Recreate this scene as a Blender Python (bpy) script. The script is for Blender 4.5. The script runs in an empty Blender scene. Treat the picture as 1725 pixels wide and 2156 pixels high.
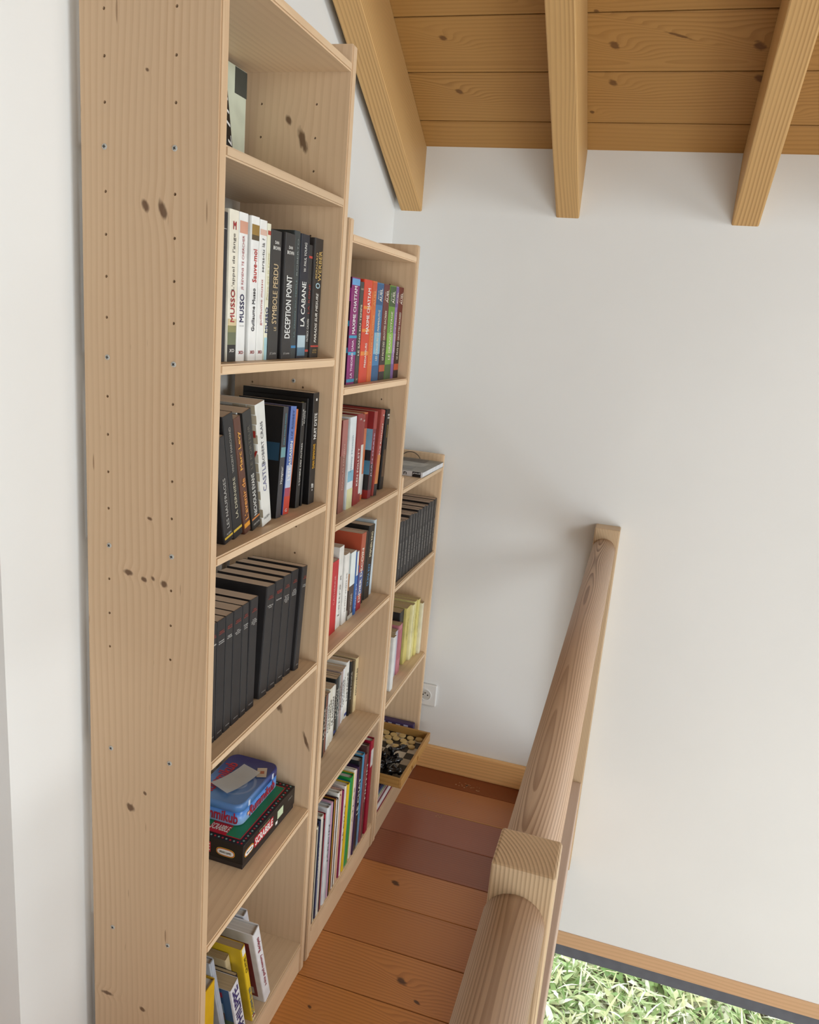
import bpy, bmesh, math, random
from mathutils import Matrix, Vector
random.seed(7)
SC = bpy.context.scene
COL = SC.collection
# ------------------------------------------------------------------ camera
CAM = Vector((0.6749, -1.1439, 1.7542)); YAW, PIT, ROLL, FPX = 0.2774, -0.2384, 0.0841, 1648.83
fw = Vector((-math.sin(YAW)*math.cos(PIT), math.cos(YAW)*math.cos(PIT), math.sin(PIT)))
rt = fw.cross(Vector((0, 0, 1))).normalized(); up = rt.cross(fw)
r2 = rt*math.cos(ROLL) + up*math.sin(ROLL); u2 = up*math.cos(ROLL) - rt*math.sin(ROLL)
cd = bpy.data.cameras.new('camera'); cam = bpy.data.objects.new('camera', cd); COL.objects.link(cam)
cd.sensor_fit = 'HORIZONTAL'; cd.sensor_width = 36.0; cd.lens = FPX*36.0/1725.0; cd.clip_start = 0.02
cam.matrix_world = Matrix(((r2.x, u2.x, -fw.x, CAM.x), (r2.y, u2.y, -fw.y, CAM.y), (r2.z, u2.z, -fw.z, CAM.z), (0, 0, 0, 1)))
SC.camera = cam
# ------------------------------------------------------------------ sky, lights, exposure
w = bpy.data.worlds.new('sky'); SC.world = w; w.use_nodes = True
bgn = w.node_tree.nodes['Background']; bgn.inputs[0].default_value = (0.90, 0.95, 1.0, 1); bgn.inputs[1].default_value = 2.7
def area(name, loc, target, sx, sy, power, col):
    l = bpy.data.lights.new(name, 'AREA'); l.shape = 'RECTANGLE'; l.size = sx; l.size_y = sy; l.energy = power; l.color = col
    o = bpy.data.objects.new(name, l); COL.objects.link(o); o.location = loc
    o.rotation_euler = (Vector(target)-Vector(loc)).to_track_quat('-Z', 'Y').to_euler(); return o
area('daylight_upper_side_window', (4.75, -0.6, 2.75), (0, -0.6, 1.6), 2.4, 1.7, 104, (0.86, 0.95, 1.0))
area('daylight_lower_side_window', (4.75, -2.3, -0.9), (0, -2.3, -0.9), 4.2, 3.0, 122, (0.86, 0.95, 1.0))
area('back_fill_light', (3.1, -4.85, 0.1), (3.1, 0, 0.1), 3.0, 3.8, 58, (0.86, 0.95, 1.0))  # unseen fill added behind the viewer; the back wall has no window
SC.view_settings.view_transform = 'Standard'; SC.view_settings.look = 'None'; SC.view_settings.gamma = 1.0
SC.view_settings.use_curve_mapping = False; SC.view_settings.exposure = 0.12
SC.cycles.use_adaptive_sampling = True; SC.cycles.adaptive_threshold = 0.07
SC.cycles.max_bounces = 5; SC.cycles.diffuse_bounces = 3; SC.cycles.glossy_bounces = 3; SC.cycles.transmission_bounces = 3; SC.cycles.transparent_max_bounces = 6
SC.cycles.caustics_reflective = False; SC.cycles.caustics_refractive = False

# ------------------------------------------------------------------ node helpers
def lin(c):
    if isinstance(c, str):
        c = tuple(int(c[i:i+2], 16)/255 for i in (0, 2, 4))
    return tuple((x/12.92 if x <= 0.04045 else ((x+0.055)/1.055)**2.4) for x in c)+(1,)
class NT:
    def __init__(s, name):
        s.m = bpy.data.materials.new(name); s.m.use_nodes = True; s.t = s.m.node_tree; s.p = s.t.nodes['Principled BSDF']
    def n(s, typ, **kw):
        x = s.t.nodes.new(typ)
        for k, v in kw.items(): setattr(x, k, v)
        return x
    def put(s, sock, v):
        if hasattr(v, 'is_output'): s.t.links.new(v, sock)
        elif v is not None: sock.default_value = v
    def ma(s, op, a, b=None, c=None, clamp=False):
        x = s.n('ShaderNodeMath', operation=op, use_clamp=clamp); s.put(x.inputs[0], a); s.put(x.inputs[1], b); s.put(x.inputs[2], c); return x.outputs[0]
    def vm(s, op, a, b=None):
        x = s.n('ShaderNodeVectorMath', operation=op); s.put(x.inputs[0], a); s.put(x.inputs[1], b)
        return x.outputs['Value'] if op in ('LENGTH', 'DOT_PRODUCT', 'DISTANCE') else x.outputs[0]
    def xyz(s, a, b, c):
        x = s.n('ShaderNodeCombineXYZ'); s.put(x.inputs[0], a); s.put(x.inputs[1], b); s.put(x.inputs[2], c); return x.outputs[0]
    def sep(s, v):
        x = s.n('ShaderNodeSeparateXYZ'); s.put(x.inputs[0], v); return x.outputs
    def noise(s, v, scale, detail=2, rough=.5):
        x = s.n('ShaderNodeTexNoise'); s.put(x.inputs['Vector'], v); x.inputs['Scale'].default_value = scale
        x.inputs['Detail'].default_value = detail; x.inputs['Roughness'].default_value = rough; return x.outputs
    def mix(s, f, a, b):
        x = s.n('ShaderNodeMix', data_type='RGBA'); s.put(x.inputs[0], f); s.put(x.inputs[6], a); s.put(x.inputs[7], b); return x.outputs[2]
    def rng(s, v, a, b, c=0, d=1, smooth=True):
        x = s.n('ShaderNodeMapRange', interpolation_type='SMOOTHSTEP' if smooth else 'LINEAR'); s.put(x.inputs[0], v)
        for i, k in enumerate((a, b, c, d)): x.inputs[1+i].default_value = k
        return x.outputs[0]
    def bump(s, h, strength, dist=.001):
        x = s.n('ShaderNodeBump'); x.inputs['Strength'].default_value = strength; x.inputs['Distance'].default_value = dist
        s.put(x.inputs['Height'], h); s.put(s.p.inputs['Normal'], x.outputs[0])
MATS = {}
def plain(c, rough=.55, spec=.4, metal=0, var=.05):
    k = (c, rough, spec, metal)
    if k in MATS: return MATS[k]
    N = NT('coat_'+(c if isinstance(c, str) else 'x')); col = lin(c)
    tc = N.n('ShaderNodeTexCoord').outputs['Object']
    nz = N.noise(tc, 30, 0)[0]
    f = N.rng(nz, .3, .75, 0, 1)
    dk = tuple(x*(1-2*var) for x in col[:3])+(1,)
    N.put(N.p.inputs['Base Color'], N.mix(f, col, dk)); N.p.inputs['Roughness'].default_value = rough
    N.p.inputs['Specular IOR Level'].default_value = spec; N.p.inputs['Metallic'].default_value = metal
    MATS[k] = N.m; return N.m
def pages(c='d6c3b0'):
    k = ('pg', c)
    if k in MATS: return MATS[k]
    N = NT('paper_'+c); col = lin(c)
    tc = N.n('ShaderNodeTexCoord').outputs['Object']; s_ = N.sep(tc)
    ln = N.noise(N.xyz(N.ma('MULTIPLY', s_[0], 3.), N.ma('MULTIPLY', s_[1], 900.), N.ma('MULTIPLY', s_[2], 3.)), 1, 2)[0]
    dk = tuple(x*.84 for x in col[:3])+(1,)
    N.put(N.p.inputs['Base Color'], N.mix(N.rng(ln, .35, .7), col, dk)); N.p.inputs['Roughness'].default_value = .9
    MATS[k] = N.m; return N.m
def wood(name, base, dark, axis, freq=70, contrast=.5, rough=.5, knots=(), kd=0., center=(0.02, -.09), knotcol='5a3a22', warp=.02, tint=.12, spec=.35, fibre=.12, rnd=True, fleck=0, kamp=.8, klen=1.):
    """sawn timber: growth rings about an axis that runs along the board, bent around knots"""
    N = NT(name); tc = N.n('ShaderNodeTexCoord').outputs['Object']; o = N.sep(tc)
    x, y, z = o[0], o[1], o[2]
    if axis == 'Z': a, b, L = x, y, z
    elif axis == 'Y': a, b, L = x, z, y
    else: a, b, L = y, z, x
    oi = N.n('ShaderNodeObjectInfo').outputs['Random']
    off = N.ma('MULTIPLY', oi, 61.0 if rnd else 0.0)
    Lo = N.ma('ADD', L, off)
    p = N.xyz(a, b, Lo)
    nz = N.noise(N.xyz(N.ma('MULTIPLY', a, 4.), N.ma('MULTIPLY', b, 4.), N.ma('MULTIPLY', Lo, 1.1)), 1, 1)[0]
    wv = N.ma('MULTIPLY', N.ma('SUBTRACT', nz, .5), warp*2)
    ca = N.ma('ADD', a, N.ma('MULTIPLY', N.ma('SUBTRACT', oi, .5), .10 if rnd else 0.0))
    r = N.vm('LENGTH', N.xyz(N.ma('ADD', ca, center[0]), N.ma('ADD', b, center[1]), 0.0))
    r = N.ma('ADD', r, wv)
    km = None
    fbk = N.noise(N.xyz(N.ma('MULTIPLY', a, 160.), N.ma('MULTIPLY', b, 160.), N.ma('MULTIPLY', Lo, 60.)), 1, 1)[0] if knots else None
    for (ka, kl, ra, rl) in knots:
        ra, rl = ra*.8, rl*.8
        da, dl = N.ma('SUBTRACT', a, ka), N.ma('SUBTRACT', L, kl)
        da = N.ma('ADD', da, N.ma('MULTIPLY', dl, .35))
        d = N.vm('LENGTH', N.xyz(N.ma('MULTIPLY', da, 1/ra), N.ma('MULTIPLY', dl, 1/rl), 0.0))
        d = N.ma('ADD', d, N.ma('MULTIPLY', N.ma('SUBTRACT', fbk, .5), .9))
        dw = N.vm('LENGTH', N.xyz(N.ma('MULTIPLY', da, 1/ra), N.ma('MULTIPLY', dl, 1/(rl*klen)), 0.0))
        e = N.ma('POWER', 2.718, N.ma('MULTIPLY', N.ma('MULTIPLY', dw, dw), -.16))
        r = N.ma('ADD', r, N.ma('MULTIPLY', e, kamp*ra))
        k = N.rng(d, 1.25, .55)
        km = k if km is None else N.ma('MAXIMUM', km, k)
    if kd:
        v = N.n('ShaderNodeTexVoronoi', feature='F1'); N.put(v.inputs['Vector'], N.xyz(N.ma('MULTIPLY', a, kd*1.3), N.ma('MULTIPLY', b, kd*.4), N.ma('MULTIPLY', Lo, kd*.45))); v.inputs['Scale'].default_value = 1
        d = v.outputs['Distance']
        e = N.ma('POWER', 2.718, N.ma('MULTIPLY', N.ma('MULTIPLY', d, d), -22.))
        r = N.ma('ADD', r, N.ma('MULTIPLY', e, .028))
        k = N.rng(d, .10, .065)
        km = k if km is None else N.ma('MAXIMUM', km, k)
    saw = N.ma('FRACT', N.ma('MULTIPLY', r, freq))
    g = N.ma('MULTIPLY', N.rng(saw, .25, .92), N.rng(saw, 1.0, .93))
    big = N.noise(N.xyz(N.ma('MULTIPLY', a, 9.), N.ma('MULTIPLY', b, 9.), N.ma('MULTIPLY', Lo, .9)), 1, 1)[0]
    g = N.ma('MULTIPLY', g, N.rng(big, .25, .75, .35, 1.0))
    fb = N.noise(N.xyz(N.ma('MULTIPLY', a, 420.), N.ma('MULTIPLY', b, 420.), N.ma('MULTIPLY', Lo, 9.)), 1, 1)[0]
    f = N.ma('ADD', N.ma('MULTIPLY', g, contrast), N.ma('MULTIPLY', N.ma('SUBTRACT', fb, .5), fibre*2), clamp=True)
    col = N.mix(f, lin(base), lin(dark))
    tn = N.ma('MULTIPLY', N.ma('ADD', N.ma('MULTIPLY', N.ma('SUBTRACT', oi, .5), tint*2 if rnd else 0.0), N.ma('MULTIPLY', N.ma('SUBTRACT', big, .5), tint)), 1.0)
    hs = N.n('ShaderNodeHueSaturation'); N.put(hs.inputs['Color'], col); N.put(hs.inputs['Value'], N.ma('ADD', 1.0, tn)); col = hs.outputs[0]
    if fleck:
        fv = N.noise(N.xyz(N.ma('MULTIPLY', a, 130.), N.ma('MULTIPLY', b, 130.), N.ma('MULTIPLY', Lo, 14.)), 1, 0)[0]
        col = N.mix(N.ma('MULTIPLY', N.rng(fv, .80, .86), .6), col, lin('7a5434'))
    if km is not None: col = N.mix(N.ma('MULTIPLY', km, .85), col, lin(knotcol))
    N.put(N.p.inputs['Base Color'], col); N.p.inputs['Roughness'].default_value = rough; N.p.inputs['Specular IOR Level'].default_value = spec
    return N.m
def plaster(name, c):
    N = NT(name); tc = N.n('ShaderNodeTexCoord').outputs['Object']
    a = N.noise(tc, 1.3, 3)[0]; f = N.noise(tc, 60, 4, .6)[0]; col = lin(c)
    dk = tuple(x*.965 for x in col[:3])+(1,)
    N.put(N.p.inputs['Base Color'], N.mix(N.rng(a, .35, .65), col, dk)); N.p.inputs['Roughness'].default_value = .85
    N.p.inputs['Specular IOR Level'].default_value = .2; N.bump(f, .12, .0015); return N.m

PB, PD = 'dfbf9c', 'b8906a'           # pale pine and its late wood
M_UPZ = wood('pine_upright', PB, PD, 'Z', 58, .24, .5, kd=5.0, center=(.42, -.03), warp=.05)
M_SHY = wood('pine_shelf', 'e1c29f', PD, 'Y', 58, .26, .48, kd=3.0, center=(.42, -.03), warp=.05)
NEARK = [(-.1304, 1.8987, .0085, .012), (-.0981, 1.8922, .0095, .019), (-.1206, 1.3827, .006, .004), (-.1646, 1.2763, .011, .007), (-.1319, 1.2686, .007, .006),
         (-.1133, 1.2737, .005, .006), (-.0909, 1.267, .009, .008), (-.161, .7975, .011, .011), (-.1291, .8374, .005, .005), (-.1338, .33, .008, .007), (-.2204, .3393, .017, .006), (-.1275, 2.095, .004, .004)]
M_UPN = wood('pine_upright_knotty', 'd9b996', PD, 'Z', 78, .42, .5, fleck=1, knots=NEARK, center=(.42, -.02), warp=.03, rnd=False)
M_UPF = wood('pine_upright_far_side', PB, PD, 'Z', 58, .26, .5, knots=[(-.14, 2.15, .009, .012), (-.105, 2.11, .012, .03), (-.10, .78, .012, .02), (-.02, .70, .006, .03), (-.12, .772, .006, .007)], center=(.42, -.02), warp=.03, rnd=False)
M_RAF = wood('larch_rafter', 'd2a870', '9a6c3c', 'Y', 150, .62, .55, kd=2.2, center=(.05, -.35), warp=.012, tint=.08)
M_PLK = wood('larch_plank', 'b98a4e', '8d6130', 'X', 60, .42, .5, kd=5.2, center=(.03, -.02), warp=.03, tint=.05, knotcol='6b4522')
M_RAIL = wood('larch_handrail', 'd3b295', '7c5136', 'Y', 210, .9, .5, kd=2.0, center=(.05, -.06), warp=.03, tint=.05, fibre=.1, knotcol='8a5040')
M_POST = wood('larch_post', 'd6b894', '8e6e50', 'Z', 190, .75, .5, kd=1.4, center=(.075, .035), warp=.01, tint=.05)
M_CURB = wood('larch_curb', 'd0b5a2', 'b0917c', 'Y', 60, .3, .6, center=(.05, -.2), tint=.05)
M_BASE = wood('pine_baseboard', 'f2be80', 'b8844e', 'X', 90, .4, .45, kd=2., center=(.02, .06), tint=.05)
M_WINW = wood('pine_window_head', 'd8ae86', 'ae7f58', 'X', 60, .35, .45, kd=2., center=(.02, .06), tint=.05)
def floormat(i, base, dark, knots=()):
    return wood('oiled_floor_%d' % i, base, dark, 'X', 95, .5, .30, kamp=2.4, klen=2.4, knots=knots, center=(.04, -.03), warp=.022, tint=.05, knotcol='32180c', spec=.5)
M_WALL = plaster('white_plaster', 'f1efec')
M_DARK = plain('20201f', .5)

# ------------------------------------------------------------------ object helpers
def link(name, me, mats, parent=None, loc=None, rot=None):
    o = bpy.data.objects.new(name, me); COL.objects.link(o)
    for m in (mats if isinstance(mats, (list, tuple)) else [mats]):
        if len(me.materials) < (len(mats) if isinstance(mats, (list, tuple)) else 1): me.materials.append(m)
    if parent: o.parent = parent
    if loc is not None: o.location = loc
    if rot is not None: o.rotation_euler = rot
    return o
def tag(o, label, cat, group=None, kind=None):
    o['label'] = label
    if cat: o['category'] = cat
    if group: o['group'] = group
    if kind: o['kind'] = kind
    return o
def empty(name, loc=(0, 0, 0), rot=(0, 0, 0), parent=None):
    o = bpy.data.objects.new(name, None); COL.objects.link(o); o.location = loc; o.rotation_euler = rot; o.empty_display_size = .05
    if parent: o.parent = parent
    return o
def bm_box(bm, x0, x1, y0, y1, z0, z1, mi=0):
    v = [bm.verts.new(p) for p in ((x0, y0, z0), (x1, y0, z0), (x1, y1, z0), (x0, y1, z0), (x0, y0, z1), (x1, y0, z1), (x1, y1, z1), (x0, y1, z1))]
    for f in ((3, 2, 1, 0), (4, 5, 6, 7), (0, 1, 5, 4), (1, 2, 6, 5), (2, 3, 7, 6), (3, 0, 4, 7)):
        bm.faces.new([v[i] for i in f]).material_index = mi
    return v
def done(bm, name, smooth=False):
    me = bpy.data.meshes.new(name); bmesh.ops.recalc_face_normals(bm, faces=bm.faces[:]); bm.to_mesh(me); bm.free()
    if smooth:
        for p in me.polygons: p.use_smooth = True
    return me
def box_me(name, x0, x1, y0, y1, z0, z1, bev=0., seg=2):
    bm = bmesh.new(); bm_box(bm, x0, x1, y0, y1, z0, z1)
    if bev: bmesh.ops.bevel(bm, geom=bm.edges[:], offset=bev, segments=seg, affect='EDGES', profile=.5)
    return done(bm, name)
def box(name, x0, x1, y0, y1, z0, z1, mat, parent=None, bev=0., local=True):
    """box whose origin sits at its low corner, so grain and bevel follow the piece"""
    if local:
        return link(name, box_me(name, 0, x1-x0, 0, y1-y0, 0, z1-z0, bev), mat, parent, (x0, y0, z0))
    return link(name, box_me(name, x0, x1, y0, y1, z0, z1, bev), mat, parent)
def prism(bm, pts, z0, z1, mi=0):
    a = [bm.verts.new((p[0], p[1], z0)) for p in pts]; b = [bm.verts.new((p[0], p[1], z1)) for p in pts]
    n = len(pts)
    for i in range(n): bm.faces.new((a[i], a[(i+1) % n], b[(i+1) % n], b[i])).material_index = mi
    bm.faces.new(a[::-1]).material_index = mi; bm.faces.new(b).material_index = mi
def lathe(bm, prof, seg=16, mat=None, mi=0):
    rings = []
    for r, z in prof: rings.append([bm.verts.new(((mat or Matrix()) @ Vector((r*math.cos(2*math.pi*i/seg), r*math.sin(2*math.pi*i/seg), z)))) for i in range(seg)])
    for a, b in zip(rings, rings[1:]):
        for i in range(seg): bm.faces.new((a[i], a[(i+1) % seg], b[(i+1) % seg], b[i])).material_index = mi
    bm.faces.new(rings[0][::-1]).material_index = mi; bm.faces.new(rings[-1]).material_index = mi
TEXTS = []
def text(parent, body, mat, frame, w, h, bold=0., shear=0., name='lettering'):
    """frame: 3x4 rows -> origin, x direction, y direction (in the parent's space); lettering is centred on the origin and fitted to w x h"""
    cu = bpy.data.curves.new(name, 'FONT'); cu.body = body; cu.align_x = 'CENTER'; cu.resolution_u = 2; cu.fill_mode = 'FRONT'
    cu.shear = shear
    o = bpy.data.objects.new(name, cu); COL.objects.link(o); TEXTS.append((o, parent, mat, frame, w, h, name, bold))
def flush_texts():
    bpy.context.view_layer.update(); dg = bpy.context.evaluated_depsgraph_get()
    for o, parent, mat, (org, dx, dy), w_, h_, name, bold in TEXTS:
        me = bpy.data.meshes.new_from_object(o.evaluated_get(dg))
        if not me.vertices: continue
        xs = [v.co.x for v in me.vertices]; ys = [v.co.y for v in me.vertices]
        cx, cy = (min(xs)+max(xs))/2, (min(ys)+max(ys))/2
        sx = w_/max(1e-6, max(xs)-min(xs)); sy = h_/max(1e-6, max(ys)-min(ys))
        org, dx, dy = Vector(org), Vector(dx), Vector(dy)
        for v in me.vertices: v.co = org + dx*((v.co.x-cx)*sx) + dy*((v.co.y-cy)*sy)
        if bold:                                     # heavier strokes: the outlines once more, a hair to the side
            q_ = bmesh.new(); q_.from_mesh(me); nrm = dx.cross(dy); k_ = min(sx, sy)*(.02+bold)
            for i_, (a_, b_) in enumerate(((k_, 0), (0, k_), (k_, k_))):
                q2 = me.copy()
                for v in q2.vertices: v.co = v.co+dx*a_+dy*b_-nrm*(.00003*(i_+1))
                q_.from_mesh(q2); bpy.data.meshes.remove(q2)
            q_.to_mesh(me); q_.free()
        me.materials.clear(); me.materials.append(mat)
        n = bpy.data.objects.new(name, me); COL.objects.link(n); n.parent = parent
    for o, *_ in TEXTS:
        c = o.data; bpy.data.objects.remove(o); bpy.data.curves.remove(c)

# ------------------------------------------------------------------ numbers of the place
D, T, TH = .25, .023, .0174
YW, XW = 1.6622, -.2732
ROOF, ZC = .5338, 2.3441
ZLOW = -2.7
# ------------------------------------------------------------------ room shell
# far wall with the low window opening
WX0, WX1, WZ0, WZ1 = .15, 3.3, -2.45, -.5925
bm = bmesh.new()
bm_box(bm, -1.3, WX0, YW, YW+.30, ZLOW, ZC+.06); bm_box(bm, WX1, 4.9, YW, YW+.30, ZLOW, ZC+.06)
bm_box(bm, WX0, WX1, YW, YW+.30, WZ1, ZC+.06); bm_box(bm, WX0, WX1, YW, YW+.30, ZLOW, WZ0)
tag(link('wall_far', done(bm, 'wall_far'), M_WALL), 'white plastered far wall above the floor level window', None, None, 'structure')
tag(box('wall_left', XW-.9, XW, -.178, YW, -.3, 5.0, M_WALL, local=False), 'white plastered wall behind the bookcases', None, None, 'structure')
tag(box('wall_left_recess', -1.45, -1.25, -5.1, YW+.3, ZLOW, 5.0, M_WALL, local=False), 'white wall beyond the end of the bookcase wall', None, None, 'structure')
tag(box('wall_back', -1.45, 5.0, -5.2, -5.0, ZLOW, 5.0, M_WALL, local=False), 'white back wall behind the viewer', None, None, 'structure')
bm = bmesh.new()
RY0, RY1, RZ0, RZ1 = -4.5, 0.9, -2.5, 3.7
bm_box(bm, 4.85, 5.0, -5.2, RY0, ZLOW, 5.0); bm_box(bm, 4.85, 5.0, RY1, YW+.3, ZLOW, 5.0)
bm_box(bm, 4.85, 5.0, RY0, RY1, RZ1, 5.0); bm_box(bm, 4.85, 5.0, RY0, RY1, ZLOW, RZ0)
tag(link('wall_right', done(bm, 'wall_right'), M_WALL), 'white side wall with a tall opening closed by a panel', None, None, 'structure')
FR = plain('e8ecee', .6, .3)
tag(box('light_block_panel', 5.0, 5.02, RY0, RY1, RZ0, RZ1, FR, local=False), 'added opaque white panel keeping sky light out of the side opening', None, None, 'structure')  # opaque panel, added to shut sky light out of the opening
tag(box('floor_below', -1.45, 5.0, -5.2, YW+.3, ZLOW-.1, ZLOW, plain('c9b090', .5), local=False), 'pale floor of the room below', None, None, 'structure')
# roof: frame of its own, x along the wall, y up the slope towards the viewer, z down into the room
RM = Matrix(((1, 0, 0, 0), (0, -math.cos(ROOF), -math.sin(ROOF), YW), (0, math.sin(ROOF), -math.cos(ROOF), ZC), (0, 0, 0, 1)))
ceil = link('ceiling', box_me('ceiling', -1.4, 5.0, -.4, 4.6, -.10, -.028), M_PLK); ceil.matrix_world = RM
tag(ceil, 'sloping boarded ceiling on exposed rafters', None, None, 'structure')
s0 = .113-.19
PKN = {1: [(-.02, .233, .012, .016), (.45, .267, .013, .017), (.39, .157, .008, .009), (.85, .28, .015, .02), (.93, .176, .010, .013)], 2: [(-.04, .425, .012, .015), (.45, .393, .015, .018), (.83, .385, .017, .02), (.62, .42, .005, .05)], 3: [(.40, .478+.02, .008, .01), (.20, .55, .009, .012)]}
def plankmat(k):
    if k not in PKN: return M_PLK
    return wood('larch_plank_%d' % k, 'b98a4e', '8d6130', 'X', 85, .55, .5, kamp=3., klen=2.6, knots=[(s_-(s0+.19*k+.0017), x_+1.3, ra_, rl_) for x_, s_, ra_, rl_ in PKN[k]], center=(.03-.05*k, -.02), warp=.03, tint=.05, knotcol='6b4522')
for k in range(24):
    a = s0+.19*k
    bm = bmesh.new(); bm_box(bm, 0, 6.2, 0, .1865, 0, .028)
    bmesh.ops.bevel(bm, geom=[e for e in bm.edges if all(abs(v.co.z-.028) < 1e-5 for v in e.verts) and abs(e.verts[0].co.y-e.verts[1].co.y) < 1e-5], offset=.002, segments=1, affect='EDGES')
    link('plank', done(bm, 'plank'), plankmat(k), ceil, (-1.3, a+.0017, -.028))
rx = [(-.2504, -.1721), (.300, .3766), (.8546, .9364)] + [(1.41+.555*k, 1.49+.555*k) for k in range(6)]
for a, b in rx:
    link('rafter', box_me('rafter', 0, b-a, 0, 4.7, 0, .183, .004), M_RAF, ceil, (a, -.12, 0))
tag(box('ceiling_other_slope', -1.4, 5.0, -5.2, -2.0, 4.45, 4.6, M_PLK, local=False), 'flat boarded ceiling towards the ridge', None, None, 'structure')
# mezzanine floor boards, running across
fl = box('floor', -1.25, .578, -5.0, YW, -.28, -.024, plain('5b3620', .6), local=False)
tag(fl, 'reddish brown oiled board floor of the gallery', None, None, 'structure')
FB = ['8c4a28', 'ba784a', '9c604a', '985c44', 'be7c48', 'ba7844', 'c07e44', 'c48040', 'be7a40']  # third and fourth boards: purple reflected sheen mixed into their tint
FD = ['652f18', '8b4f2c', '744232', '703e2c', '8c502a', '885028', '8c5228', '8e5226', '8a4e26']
yb = [YW, 1.545]+[1.545-.172*k for k in range(1, 26)]
fknots = {4: [(.096, 1.385, .013, .018)], 6: [(.08, 1.52, .013, .02), (.03, 1.578, .007, .012)], 7: [(.085, 1.32, .006, .008), (.115, 1.575, .008, .02)]}
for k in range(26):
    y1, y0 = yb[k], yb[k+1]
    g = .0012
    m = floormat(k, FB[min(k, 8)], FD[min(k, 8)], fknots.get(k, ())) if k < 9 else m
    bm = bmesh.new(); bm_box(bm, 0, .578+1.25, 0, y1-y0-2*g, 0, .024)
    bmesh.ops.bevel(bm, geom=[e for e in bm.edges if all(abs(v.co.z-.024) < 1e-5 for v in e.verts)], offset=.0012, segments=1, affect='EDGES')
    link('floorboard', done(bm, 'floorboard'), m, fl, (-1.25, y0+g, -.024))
# pale filler strip in one joint
box('joint_filler', XW, .578, 1.3710, 1.3750, -.006, .0008, plain('c08a50', .5), fl)
# paint scuffs on the boards by the far wall
bm = bmesh.new(); rs = random.Random(3)
for cx, cy, n, sp in ((.229, 1.585, 26, .04), (.225, 1.468, 9, .016), (.176, 1.348, 10, .03), (.12, 1.44, 7, .02)):
    for _ in range(n):
        x, y = cx+rs.gauss(0, sp*.6), cy+rs.gauss(0, .008); r_ = rs.uniform(.001, .0042)
        lathe(bm, [(r_, .0), (r_, .0006)], 6, Matrix.Translation((x, y, .0002)) @ Matrix.Scale(rs.uniform(.4, 1), 4, (0, 1, 0)))
sc = link('paint_scuff', done(bm, 'paint_scuff'), plain('b98c6c', .7), fl); sc['kind'] = 'stuff'
# baseboards
tag(box('baseboard_far', XW, .578, YW-.020, YW, 0, .098, M_BASE, None, .003), 'golden pine baseboard along the far wall', None, None, 'structure')
tag(box('baseboard_left', XW, XW+.018, -.178, YW-.02, 0, .09, M_BASE, None, .003), 'golden pine baseboard behind the bookcases', None, None, 'structure')
# edge curb under the railing
tag(box('trim_1', .578, .6545, -5.0, 1.5904, -.30, .1245, M_CURB, None, .003), 'pale wooden edge beam under the railing', None, None, 'structure')
# floor-level window far below
win = box('window_1', WX0, WX1, YW-.004, YW+.09, -.6562, -.5925, M_WINW, None, .002)
tag(win, 'low window with wooden head board and dark grey frame', None, None, 'structure')
GREY = plain('686a72', .45, .3)
def wpart(name, x0, x1, y0, y1, z0, z1, mat, bev=.003):
    return link(name, box_me(name, 0, x1-x0, 0, y1-y0, 0, z1-z0, bev), mat, win, (x0-WX0, y0-(YW-.004), z0+.6562))
wpart('frame_head', WX0, WX1, YW+.002, YW+.08, -.7088, -.6562, GREY)
wpart('frame_sill', WX0, WX1, YW+.002, YW+.08, WZ0, WZ0+.06, GREY)
wpart('frame_jamb', WX0, WX0+.06, YW+.002, YW+.08, WZ0+.06, -.7088, GREY); wpart('frame_jamb', WX1-.06, WX1, YW+.002, YW+.08, WZ0+.06, -.7088, GREY)
G = NT('window_glass'); tr = G.n('ShaderNodeBsdfTransparent'); gl = G.n('ShaderNodeBsdfGlossy'); gl.inputs['Roughness'].default_value = .02
mx = G.n('ShaderNodeMixShader'); mx.inputs[0].default_value = .07; G.t.links.new(tr.outputs[0], mx.inputs[1]); G.t.links.new(gl.outputs[0], mx.inputs[2])
G.t.links.new(mx.outputs[0], G.t.nodes['Material Output'].inputs[0])
wpart('glass_pane', WX0+.06, WX1-.06, YW+.035, YW+.041, WZ0+.06, -.7088, G.m, 0)
# ------------------------------------------------------------------ meadow outside
GZ = -2.45
N = NT('soil'); tc = N.n('ShaderNodeTexCoord').outputs['Object']; nz = N.noise(tc, 14, 4)[0]
N.put(N.p.inputs['Base Color'], N.mix(nz, lin('4c5a2a'), lin('7d8a4a'))); N.p.inputs['Roughness'].default_value = .95
tag(link('ground_outside', box_me('ground_outside', -6, 10, YW+.32, 14, GZ-.2, GZ), N.m), 'grassy ground outside the low window', None, None, 'structure')
N = NT('leaf_blade'); ge = N.n('ShaderNodeNewGeometry'); rp = N.n('ShaderNodeValToRGB'); N.put(rp.inputs[0], ge.outputs['Random Per Island'])
el = rp.color_ramp.elements; el[0].position = 0; el[0].color = lin('55802f'); el[1].position = 1; el[1].color = lin('e6ecd0')
for ps, c in ((.2, '8aa860'), (.42, 'b0c288'), (.62, 'd2d49a'), (.8, 'dcdfbe')):
    e = el.new(ps); e.color = lin(c)
N.put(N.p.inputs['Base Color'], rp.outputs[0]); N.p.inputs['Roughness'].default_value = .45
try: N.p.inputs['Subsurface Weight'].default_value = 0
except Exception: pass
vs, fs = [], []; rs = random.Random(11)
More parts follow.
